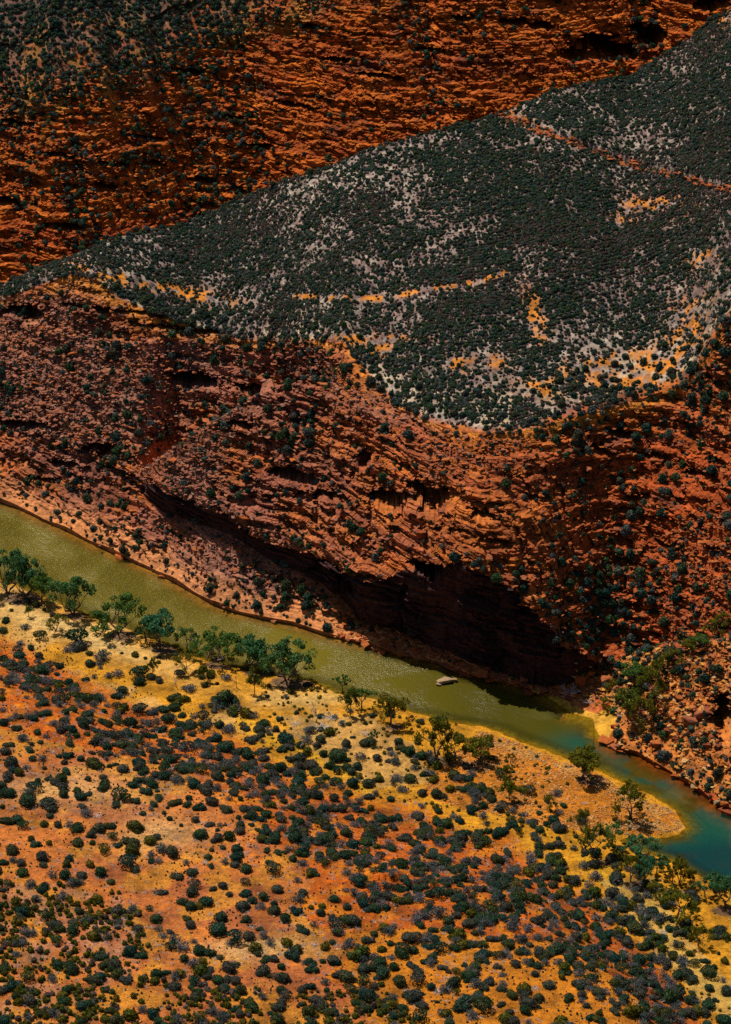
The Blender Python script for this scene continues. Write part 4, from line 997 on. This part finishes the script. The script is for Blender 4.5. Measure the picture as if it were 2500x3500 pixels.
LB = [(300, 2440, 52, 'd'), (400, 2450, 58, 'd'), (130, 2320, 50, 'd'), (30, 2270, 56, 'd'), (65, 2238, 44, 'd'), (140, 2290, 54, 'd'), (90, 2310, 32, 'd'), (122, 2330, 28, 'd'), (195, 2385, 40, 'd'), (250, 2370, 46, 'd'), (265, 2180, 74, 'u'), (138, 2172, 48, 'u'), (90, 2140, 40, 'g'), (20, 2118, 36, 'd'), (350, 2240, 70, 'g'), (476, 2300, 64, 'u'), (270, 2205, 60, 'd'), (92, 2055, 34, 'd'), (122, 2063, 30, 'd'), (148, 2083, 16, 'd'), (40, 2083, 16, 'o'), (180, 2102, 26, 'd'), (462, 2235, 28, 'o'),
      (495, 2249, 14, 'd'), (541, 2243, 18, 'd'), (590, 2200, 30, 'd'), (680, 2290, 34, 'd'), (720, 2300, 40, 'o'), (545, 2262, 18, 'o'), (415, 2230, 14, 'd'), (600, 2240, 30, 'u'), (700, 2340, 26, 'd'), (745, 2335, 14, 'd'), (842, 2435, 48, 'o'), (900, 2470, 52, 'd'), (888, 2490, 40, 'd'), (995, 2365, 26, 'o'), (915, 2380, 22, 'd'), (980, 2387, 16, 'd'), (1100, 2328, 32, 'd'), (918, 2343, 20, 'o'), (1130, 2363, 14, 'o'), (1275, 2440, 28, 'd'), (1250, 2472, 18, 'o'), (1195, 2475, 22, 'o'), (1310, 2490, 16, 'o'), (1205, 2520, 20, 'd'),
      (770, 2385, 80, 'd'), (800, 2420, 70, 'd'), (740, 2410, 56, 'g'), (650, 2350, 50, 'g'), (600, 2380, 56, 'd'), (400, 2300, 50, 'g'), (1700, 2635, 18, 'o'), (1925, 2750, 30, 'd'), (1970, 2860, 18, 'd'), (1910, 2865, 20, 'd'), (1995, 2906, 18, 'd'), (1990, 2925, 16, 'd'), (2237, 3045, 22, 'o'), (1610, 2680, 30, 'o'), (1635, 2690, 26, 'o'), (1870, 2815, 26, 'd'), (2040, 2930, 20, 'd'), (1180, 2560, 26, 'g'), (1340, 2570, 34, 'g'), (1290, 2590, 34, 'd'), (1470, 2640, 44, 'g'), (1420, 2620, 36, 'g'), (1480, 2670, 30, 'o'), (1560, 2660, 36, 'g'), (1380, 2560, 28, 'd'),
      (2360, 3200, 30, 'o'), (2440, 3180, 34, 'o'), (2480, 3200, 36, 'o'), (2290, 3175, 32, 'd'), (2330, 3185, 30, 'd'), (2310, 3190, 30, 'd'), (1830, 2745, 14, 'o'), (1842, 2757, 14, 'o')]
LISTED = L1 + L3 + L4 + L5 + L6 + LB
DENS = ["33420000000000000000", "66554433200000000000", "66667765421110000000", "33222334434542000000", "22111133444576310000", "22111112344777640000", "33222112333777888400",
        "44443323366777777861", "44444433345556556652", "55555544444444444553", "55555544433333344444"]
SHR = list(LISTED)
occ = [(a, b_, c) for a, b_, c, d in LISTED]
rr = random.Random(3)
OA = np.array([(a, b_) for a, b_, c in occ])
for r_, line in enumerate(DENS):
    for c_, ch in enumerate(line):
        n = int(ch) * (1.15 if c_ < 9 else 1.9)
        n = int(n) + (rr.random() < n - int(n))
        for _ in range(n):
            px = c_ * 125 + rr.random() * 125; py = 2150 + r_ * 125 + rr.random() * 125
            dmin = np.min(np.hypot(OA[:, 0] - px, (OA[:, 1] - py) * 1.3))
            wpx = rr.uniform(26, 52) * (0.8 + 0.3 * (py - 2150) / 1350)
            if dmin < wpx * (0.5 if c_ < 9 else 0.32): continue
            u = rr.random()
            SHR.append((px, py, wpx, 'd' if u < 0.52 else 'g' if u < 0.82 else 'u' if u < 0.92 else 'o'))
BX = np.array([p[0] for p in SCARP_FOOT]); BY = np.array([p[1] for p in SCARP_FOOT])
for _ in range(620):
    px = rr.uniform(0, 2450); py = float(np.interp(px, BX, BY)) + rr.gauss(150, 85) * (0.8 if px < 900 else 1.1)
    if py > 3520 or py < float(np.interp(px, BX, BY)) - 10: continue
    u = rr.random(); SHR.append((px, py, rr.uniform(28, 52), 'd' if u < 0.5 else 'g' if u < 0.86 else 'u'))
for px in range(-250, 0, 45):
    for py in range(2200, 3600, 55):
        for q in (px, 2520 - px):
            if rr.random() < 0.5: SHR.append((q + rr.random() * 40, py + rr.random() * 40, rr.uniform(30, 52), 'd'))
rows_ = []
for px, py, wpx, kd in SHR:
    pos, dep, i = near_at(px, py + wpx * 0.22)
    if ND.ravel()[i] < 0.6: continue
    rows_.append((wpx, px, py, kd, pos, dep, i))
rows_.sort(key=lambda q: -q[0])
LOOKS = {'d': "dark green domed shrub", 'u': "flat-topped shrub with bare stems", 'g': "grey twiggy shrub", 'o': "yellow-green bush"}
NAMES = {'d': ("domed_shrub", P_DOME, "shrub", "dark domed shrubs of the near bank"), 'u': ("flat_topped_shrub", P_UMB, "shrub", "flat-topped shrubs of the near bank"), 'g': ("grey_shrub", P_GREY, "shrub", "grey twiggy shrubs of the near bank"), 'o': ("olive_bush", P_OLIVE, "bush", "yellow-green bushes of the near bank")}
LIMIT = {'d': 300, 'u': 100, 'g': 200, 'o': 100}
cnt = {k: 0 for k in NAMES}; rest = {k: [] for k in NAMES}
for wpx, px, py, kd, pos, dep, i in rows_:
    R = wpx * 0.5 * dep / FPX * 1.04
    nm, protos, cat, grp = NAMES[kd]
    if cnt[kd] < LIMIT[kd] and -10 < px < 2510 and py < 3515:
        cnt[kd] += 1
        size = "large " if wpx > 50 else "small " if wpx < 26 else ""
        shrub(nm, protos[RNG.integers(len(protos))], pos - Vector((0, 0, 0.05)), R, size + LOOKS[kd] + " " + footing(px, py, i), px, py, cat, grp, squash=RNG.uniform(0.9, 1.15))
    else:
        rest[kd].append((pos, R))
for kd, lst in rest.items():
    if lst: scatter({"d": "small_dark_scrub", "u": "small_flat_topped_scrub", "g": "small_grey_scrub", "o": "small_olive_scrub"}[kd], [tuple(p) for p, r_ in lst], [r_ for p, r_ in lst], NAMES[kd][1])

# low heath, tufts and dead twigs on the near side
def near_pick(n, prob):
    p = np.clip(prob, 0, None).ravel().astype(float)
    # weight by ground area of each cell
    ar = np.abs(np.gradient(NY, axis=0) * np.gradient(NX, axis=1)).ravel()
    p = p * ar; p /= p.sum()
    i = RNG.choice(len(p), n, p=p)
    P = NP[i].copy(); P[:, :2] += RNG.uniform(-0.35, 0.35, (n, 2))
    return P
land = (ND > 0.8)
heath_zone = inside(qx, qy, [(-300, 3000), (430, 3040), (520, 3200), (450, 3330), (900, 3390), (1350, 3400), (1500, 3700), (-300, 3700)]) & land
n_clump = sstep(0.38, 0.58, fbm(NX / 5, NY / 5, None, 601, 2))
V_LOW = [mk("low_heath", dome_crown(700 + i, 80, 0.26, 1.15, 0.3, 0.2), M_OLIVE) for i in range(4)] + [mk("low_heath", dome_crown(710, 80, 0.26, 1.0, 0.3, 0.2), M_BROWNHEATH)]
P_ = near_pick(1900, heath_zone * (0.15 + n_clump)); scatter("low_olive_heath", P_, RNG.uniform(0.28, 0.62, len(P_)), V_LOW)
V_TUFT = [mk("tuft", dome_crown(720 + i, 36, 0.30, 1.2, 0.2, 0.2), M_DOME) for i in range(2)] + [mk("tuft", dome_crown(725, 36, 0.30, 1.0, 0.2, 0.2), M_GREYLEAF)]
P_ = near_pick(9000, land * (0.35 + sstep(0.35, 0.6, fbm(NX / 11, NY / 11, None, 611, 2))) * (NS > -8)); scatter("low_tufts", P_, RNG.uniform(0.08, 0.22, len(P_)), V_TUFT)
V_TWIG = [mk("twigs", dead_shape(730 + i, True, 5), M_DEAD) for i in range(4)]
P_ = near_pick(3600, land * (NS > -2) * (0.2 + sstep(0.4, 0.6, fbm(NX / 8, NY / 8, None, 613, 2)))); scatter("dead_twig_litter", P_, RNG.uniform(0.35, 1.0, len(P_)), V_TWIG)
V_GRASS = [mk("bank_grass", dome_crown(740 + i, 60, 0.22, 0.9, 0.3, 0.2), M_OLIVE) for i in range(3)]
P_ = near_pick(420, land * (NS < 0) * (NS > -45) * (npx > 900)); scatter("bank_grass_tufts", P_, RNG.uniform(0.18, 0.5, len(P_)), V_GRASS)

# cobbles of the gravel bar and stones on the sand
STONES = [stone_shape(800 + i, RNG.uniform(0.35, 0.7)) for i in range(8)]
SLABS = [stone_shape(820 + i, RNG.uniform(0.18, 0.34), 14) for i in range(8)]
def stones(mat, shapes=STONES):
    r_ = []
    for q in shapes:
        c = q.copy(); c.materials.clear(); c.materials.append(mat); r_.append(c)
    return r_
ST_PINK = stones(M_PINKSLAB, SLABS)
ST_PEB, ST_SLAB, ST_WALL, ST_PALE = stones(M_PEBBLE), stones(M_SLAB, SLABS), stones(M_WALLSLAB, SLABS), stones(M_PALE)
P_ = near_pick(9000, land * (NS > -5) * (0.1 + sstep(0.45, 0.65, fbm(NX / 6, NY / 6, None, 617, 2)))); scatter("pale_ground_stones", P_, 0.04 + 0.16 * RNG.random(len(P_)) ** 3, ST_PALE, tilt=0.2)
barm = (bar & land).astype(float)
P_ = near_pick(9000, barm * (0.3 + sstep(0.4, 0.6, nB))); scatter("river_cobbles", P_, 0.06 + 0.30 * RNG.random(len(P_)) ** 3, ST_PEB, tilt=0.2)
P_ = near_pick(700, rim_g * land); scatter("pale_shore_cobbles", P_, RNG.uniform(0.08, 0.30, len(P_)), ST_PALE, tilt=0.2)
P_ = near_pick(14000, land * np.maximum(scarp, 0.25) * (0.2 + nA)); scatter("scarp_stones", P_, 0.05 + 0.26 * RNG.random(len(P_)) ** 4, ST_PEB, tilt=0.2)

# ------------------------------------------------------------------ boulders one can pick out
BOULD = [(1520, 2322, 52, 0.35, 'p', "flat pale-topped boulder standing out of the river"), (1552, 2318, 24, 0.5, 'p', "small boulder beside the flat boulder in the river"), (1500, 2332, 20, 0.3, 'p', "low slab awash beside the flat boulder in the river"), (1652, 2287, 46, 0.75, 's', "orange block boulder on the shore ledge below the dark cliff"), (1792, 2318, 34, 0.5, 's', "red slab boulder at the foot of the dark cliff"), (1432, 1818, 42, 0.7, 's', "dark red block boulder stranded on the cliff slope"),
         (1985, 2318, 40, 0.9, 's', "dark red angular boulder beside the dark cliff"), (2020, 2300, 30, 0.9, 's', "pale orange upright boulder beside the dark cliff"), (2075, 2310, 40, 0.6, 's', "orange boulder at the gully mouth"), (2355, 2448, 56, 0.6, 's', "large orange boulder on the gully slope"), (2388, 2438, 32, 0.9, 's', "dark red boulder beside the large orange boulder"), (2415, 2540, 32, 0.8, 's', "orange boulder above the shore slabs"),
         (2318, 2468, 24, 0.9, 's', "narrow red boulder on the gully slope"), (2280, 2490, 30, 0.6, 's', "pale rounded boulder on the gully slope"), (2240, 2530, 36, 0.5, 's', "brown boulder above the shore"), (2450, 2738, 22, 0.5, 'p', "white boulder at the water edge"), (2475, 2745, 26, 0.7, 's', "red boulder at the water edge"), (2472, 2762, 22, 0.4, 'p', "grey slab standing in the water"), (2372, 2685, 26, 0.5, 'p', "pale boulder under the shore ledge"), (2100, 2470, 26, 0.5, 's', "brown boulder on the sand spit"),
         (1590, 2260, 26, 0.4, 's', "flat orange rock on the shore ledge"), (1290, 2206, 40, 0.25, 's', "flat orange rock at the water edge")]
for k, (px, py, wpx, fl, mt, look) in enumerate(BOULD):
    if k in (0, 1, 2, 17):
        a_, e_ = ray(px, py + 8); y_ = -HC / float(e_); pos = Vector((float(a_) * y_, y_, 0.1)); dep = y_ / CP
    else:
        pos, dep, i = far_at(px, py + wpx * 0.3)
    me_ = stone_shape(900 + k, 0.75, 26); me_.materials.append(M_PALE if mt == 'p' else M_SLAB)
    o = link("boulder", me_); o.location = pos + Vector((0, -0.3, 0.25 * fl * wpx * dep / FPX)); R = wpx * 0.5 * dep / FPX * 1.1
    o.scale = (R, R, R * fl * 1.25); o.rotation_euler = (RNG.normal(0, .12), RNG.normal(0, .12), RNG.uniform(-0.4, 0.4))
    o["label"] = look; o["category"] = "boulder"; o["group"] = "boulders of the far shore"

# ------------------------------------------------------------------ loose slabs lying on the cliffs: the largest as parts, the rest as one mass
def far_pick(PX_, PY_, Pts, prob, n, jit=0.5):
    g = Pts.reshape(PX_.shape + (3,))
    ar = np.linalg.norm(np.cross(np.gradient(g, axis=0), np.gradient(g, axis=1)), axis=-1)
    p = (np.clip(prob, 0, None) * np.minimum(ar, np.percentile(ar, 98))).ravel().astype(float); p /= p.sum()
    i = RNG.choice(len(p), n, p=p)
    P = Pts[i].copy(); P[:, :2] += RNG.uniform(-jit, jit, (n, 2))
    return P, i
FSEG = np.repeat(np.concatenate([np.full(n, k) for k, n in zip((0, 1, 1, 2, 3, 4, 5, 6), [5, 16, 150, 90, 220, 24, 170, 110])])[:, None], len(A), 1)
inpic = (fpx > -300) & (fpx < 2800)
cl = ((FSEG == 1) | (FSEG == 3) | (FSEG == 5) | ((FSEG == 2) & (hface[None, :] < 1.5))) & inpic & (FARZ > 0.8) & ~spit
rough = (0.25 + apron) * (0.15 + sstep(3, 9, FARZ))
P_, ii = far_pick(fpx, fpy, FP, cl * rough, 34000, 0.8)
sz = 0.14 + 0.55 * RNG.random(len(P_)) ** 3.5
order = np.argsort(-sz)
for j in order[:260]:
    o = bpy.data.objects.new("rock_slab", ST_SLAB[RNG.integers(8)]); COL.objects.link(o); o.parent = canyon
    o.location = P_[j]; k = sz[j] * 1.5; o.scale = (k * RNG.uniform(1, 1.5), k, k * 0.8); o.rotation_euler = (RNG.normal(0, .15), RNG.normal(0, .15), RNG.uniform(0, 6.28))
r_ = order[260:]
pinkside = project(*P_[r_].T)[0] + RNG.normal(0, 220, len(r_)) < 1350
scatter("rock_rubble", P_[r_][~pinkside], sz[r_][~pinkside] * 1.3, ST_SLAB, parent=canyon, tilt=0.12)
scatter("pinkish_rock_rubble", P_[r_][pinkside], sz[r_][pinkside] * 1.3, ST_PINK, parent=canyon, tilt=0.12)
bank_a, bank_e = ray(*np.array(FAR_BANK, float).T)
for q in range(40):
    px = random.choice([random.uniform(1180, 1840), random.uniform(2060, 2500), random.uniform(1250, 1840), random.uniform(0, 1200)])
    py = float(np.interp(px, [p[0] for p in FAR_BANK], [p[1] for p in FAR_BANK])) - random.uniform(-4, 10)
    a_, e_ = ray(px, py); y_ = -HC / float(e_)
    o = bpy.data.objects.new("rock_slab", ST_SLAB[RNG.integers(8)]); COL.objects.link(o); o.parent = canyon
    k = random.uniform(0.7, 2.0)
    o.location = (float(a_) * y_, y_, random.uniform(0.0, 0.25)); o.scale = (k * random.uniform(1.0, 1.6), k, k * 0.9); o.rotation_euler = (RNG.normal(0, .05), RNG.normal(0, .05), -0.9 + RNG.normal(0, .3))
lm = (FSEG == 1) & (fpx > 1150) & (fpx < 1960) & (FARZ > 0.2) & ~spit
P_, ii = far_pick(fpx, fpy, FP, lm, 520, 0.5); scatter("shore_ledge_rubble", P_, 0.3 + 1.0 * RNG.random(len(P_)) ** 2, ST_SLAB, parent=canyon, tilt=0.08)
gl = inside(fpx, fpy, [(1950, 2260), (2080, 2290), (2200, 2220), (2500, 2180), (2560, 2800), (2380, 2690), (2230, 2600), (2100, 2545), (2110, 2400), (1990, 2390)]) & (FSEG <= 2) & (FARZ > 0.3)
P_, ii = far_pick(fpx, fpy, FP, gl, 1800, 0.6); scatter("gully_rubble", P_, 0.2 + 0.75 * RNG.random(len(P_)) ** 2.5, stones(M_PEBBLE, SLABS), parent=canyon, tilt=0.16)
# slabs along the rim and the outcrop crossing the hill
ol = (FSEG >= 6) & (line_dist(fpx, fpy, OUTCROP_LINE) < 12)
P_, ii = far_pick(fpx, fpy, FP, ol, 420, 0.5); scatter("outcrop_rubble", P_, RNG.uniform(0.3, 1.2, len(P_)), ST_SLAB, parent=canyon, tilt=0.15)
WP = np.stack([WX, WY, WZ], -1).reshape(-1, 3)
P_, ii = far_pick(WALLPX, WALLPY, WP, (WSEG >= 2) & (WSEG < 2.95), 20000, 0.8); scatter("wall_rubble", P_, 0.2 + 0.8 * RNG.random(len(P_)) ** 3.2, ST_WALL, parent=wall, tilt=0.12)

# ------------------------------------------------------------------ plants of the far side
V_HEATH = [mk("heath", dome_crown(1000 + i, 90, 0.24, 0.95, 0.25, 0.2), M_HEATH) for i in range(6)]
V_BROWN = [mk("heath", dome_crown(1020 + i, 80, 0.22, 0.9, 0.35, 0.2), M_BROWNHEATH) for i in range(3)]
hillp = ((FSEG >= 6) & (fpx > -250) & (fpx < 2750)).astype(float)
arf = np.abs(np.gradient(FARY, axis=0)) * np.abs(np.gradient(FARX, axis=1))
edge_ = sstep(0.22, 0.02, S_HILL) * sstep(0.40, 0.6, fbm(FARX / 6, FARY / 6, None, 703, 2)) * 0.75
bare = np.clip(edge_ + orange * 0.95 + pale * 0.26, 0, 0.82)
dn = hillp * (1 - bare) * (0.55 + 0.8 * sstep(0.35, 0.6, fbm(FARX / 9, FARY / 9, None, 701, 3)))
P_, ii = far_pick(fpx, fpy, FP, dn, 40000, 0.4); scatter("hill_heath", P_, 0.20 + 0.42 * RNG.random(len(P_)) ** 1.7, V_HEATH)
br = sstep(0.5, 0.66, fbm(FARX / 24, FARY / 24, None, 711, 2)) + 0.25
P_, ii = far_pick(fpx, fpy, FP, dn * br, 32000, 0.4); scatter("brown_hill_heath", P_, RNG.uniform(0.15, 0.42, len(P_)), V_BROWN)
# shrubs of the cliffs
cd = (cl | (FSEG == 4)) * (0.3 + 1 * sstep(0.40, 0.62, fbm(FARX / 18, FARY / 18, FARZ / 18, 721, 2))) * (1 + 1.2 * sstep(1700, 2100, fpx))
P_, ii = far_pick(fpx, fpy, FP, cd, 3400, 0.3)
sz = 0.35 + 0.85 * RNG.random(len(P_)) ** 2.2
order = np.argsort(-sz)
V_CL = [mk("cliff_shrub", dome_crown(1040 + i, 150, 0.19, 1.05, 0.25, 0.2), M_HEATH) for i in range(5)]
P_CLS = [mk("stems", stem_set(1060 + i, 5, 0.5, 0.6, 0.04), M_TWIG) for i in range(3)]
k = 0
for j in order:
    px, py, _ = project(*P_[j])
    if k >= 260 or not (0 < px < 2500): continue
    k += 1
    shrub("cliff_shrub", (V_CL[RNG.integers(5)], P_CLS[RNG.integers(3)]), Vector(P_[j].tolist()), sz[j] * 1.1, "dark green shrub rooted on the layered red cliff", px, py, "shrub", "shrubs growing on the cliffs", 1.15)
    sz[j] = -1
keep = sz > 0
scatter("small_cliff_scrub", P_[keep], sz[keep] * 0.9, V_CL)
P_, ii = far_pick(fpx, fpy, FP, (cl | (FSEG == 4)) * (0.15 + apron), 3800, 0.3); scatter("cliff_tufts", P_, RNG.uniform(0.15, 0.45, len(P_)), [V_TUFT[2], V_HEATH[0], V_TUFT[2]])
# rim shrubs of the hill edge, bigger and spaced
P_, ii = far_pick(fpx, fpy, FP, ((FSEG >= 6) & (np.arange(fpx.shape[0])[:, None] < 5 + 16 + 150 + 90 + 220 + 24 + 170 + 14)) * 1.0, 320, 0.8)
scatter("rim_scrub", P_, RNG.uniform(0.5, 1.0, len(P_)), V_CL)
# gully greenery
P_, ii = far_pick(fpx, fpy, FP, gl, 90, 0.5); scatter("gully_scrub", P_, RNG.uniform(0.4, 1.1, len(P_)), V_CL)
# far wall
wp = ((WSEG >= 2) & (WSEG < 3)) * (0.25 + 2.5 * sstep(0.48, 0.66, fbm(WX / 17 + WZ / 60, WZ / 120, None, 205, 3)))
P_, ii = far_pick(WALLPX, WALLPY, WP, wp, 4200, 0.4); scatter("wall_scrub", P_, 0.30 + 0.8 * RNG.random(len(P_)) ** 2, V_CL)
cp = ((WSEG >= 2.7) & (WSEG < 4))  * (0.03 + sstep(2.75, 3.15, WSEG))
P_, ii = far_pick(WALLPX, WALLPY, WP, cp, 60000, 0.4); scatter("wall_top_heath", P_, 0.35 + 0.65 * RNG.random(len(P_)) ** 1.7, V_HEATH)
bk = ((WSEG < 2)) 
P_, ii = far_pick(WALLPX, WALLPY, WP, bk, 900, 1.0); scatter("valley_scrub", P_, RNG.uniform(0.4, 0.9, len(P_)), V_CL)
print("SHRUBS", cnt, {k: len(v) for k, v in rest.items()}, "tris", sum(len(o.data.polygons) for o in scene.objects if o.type == 'MESH' and o.data.users == 1) * 2)
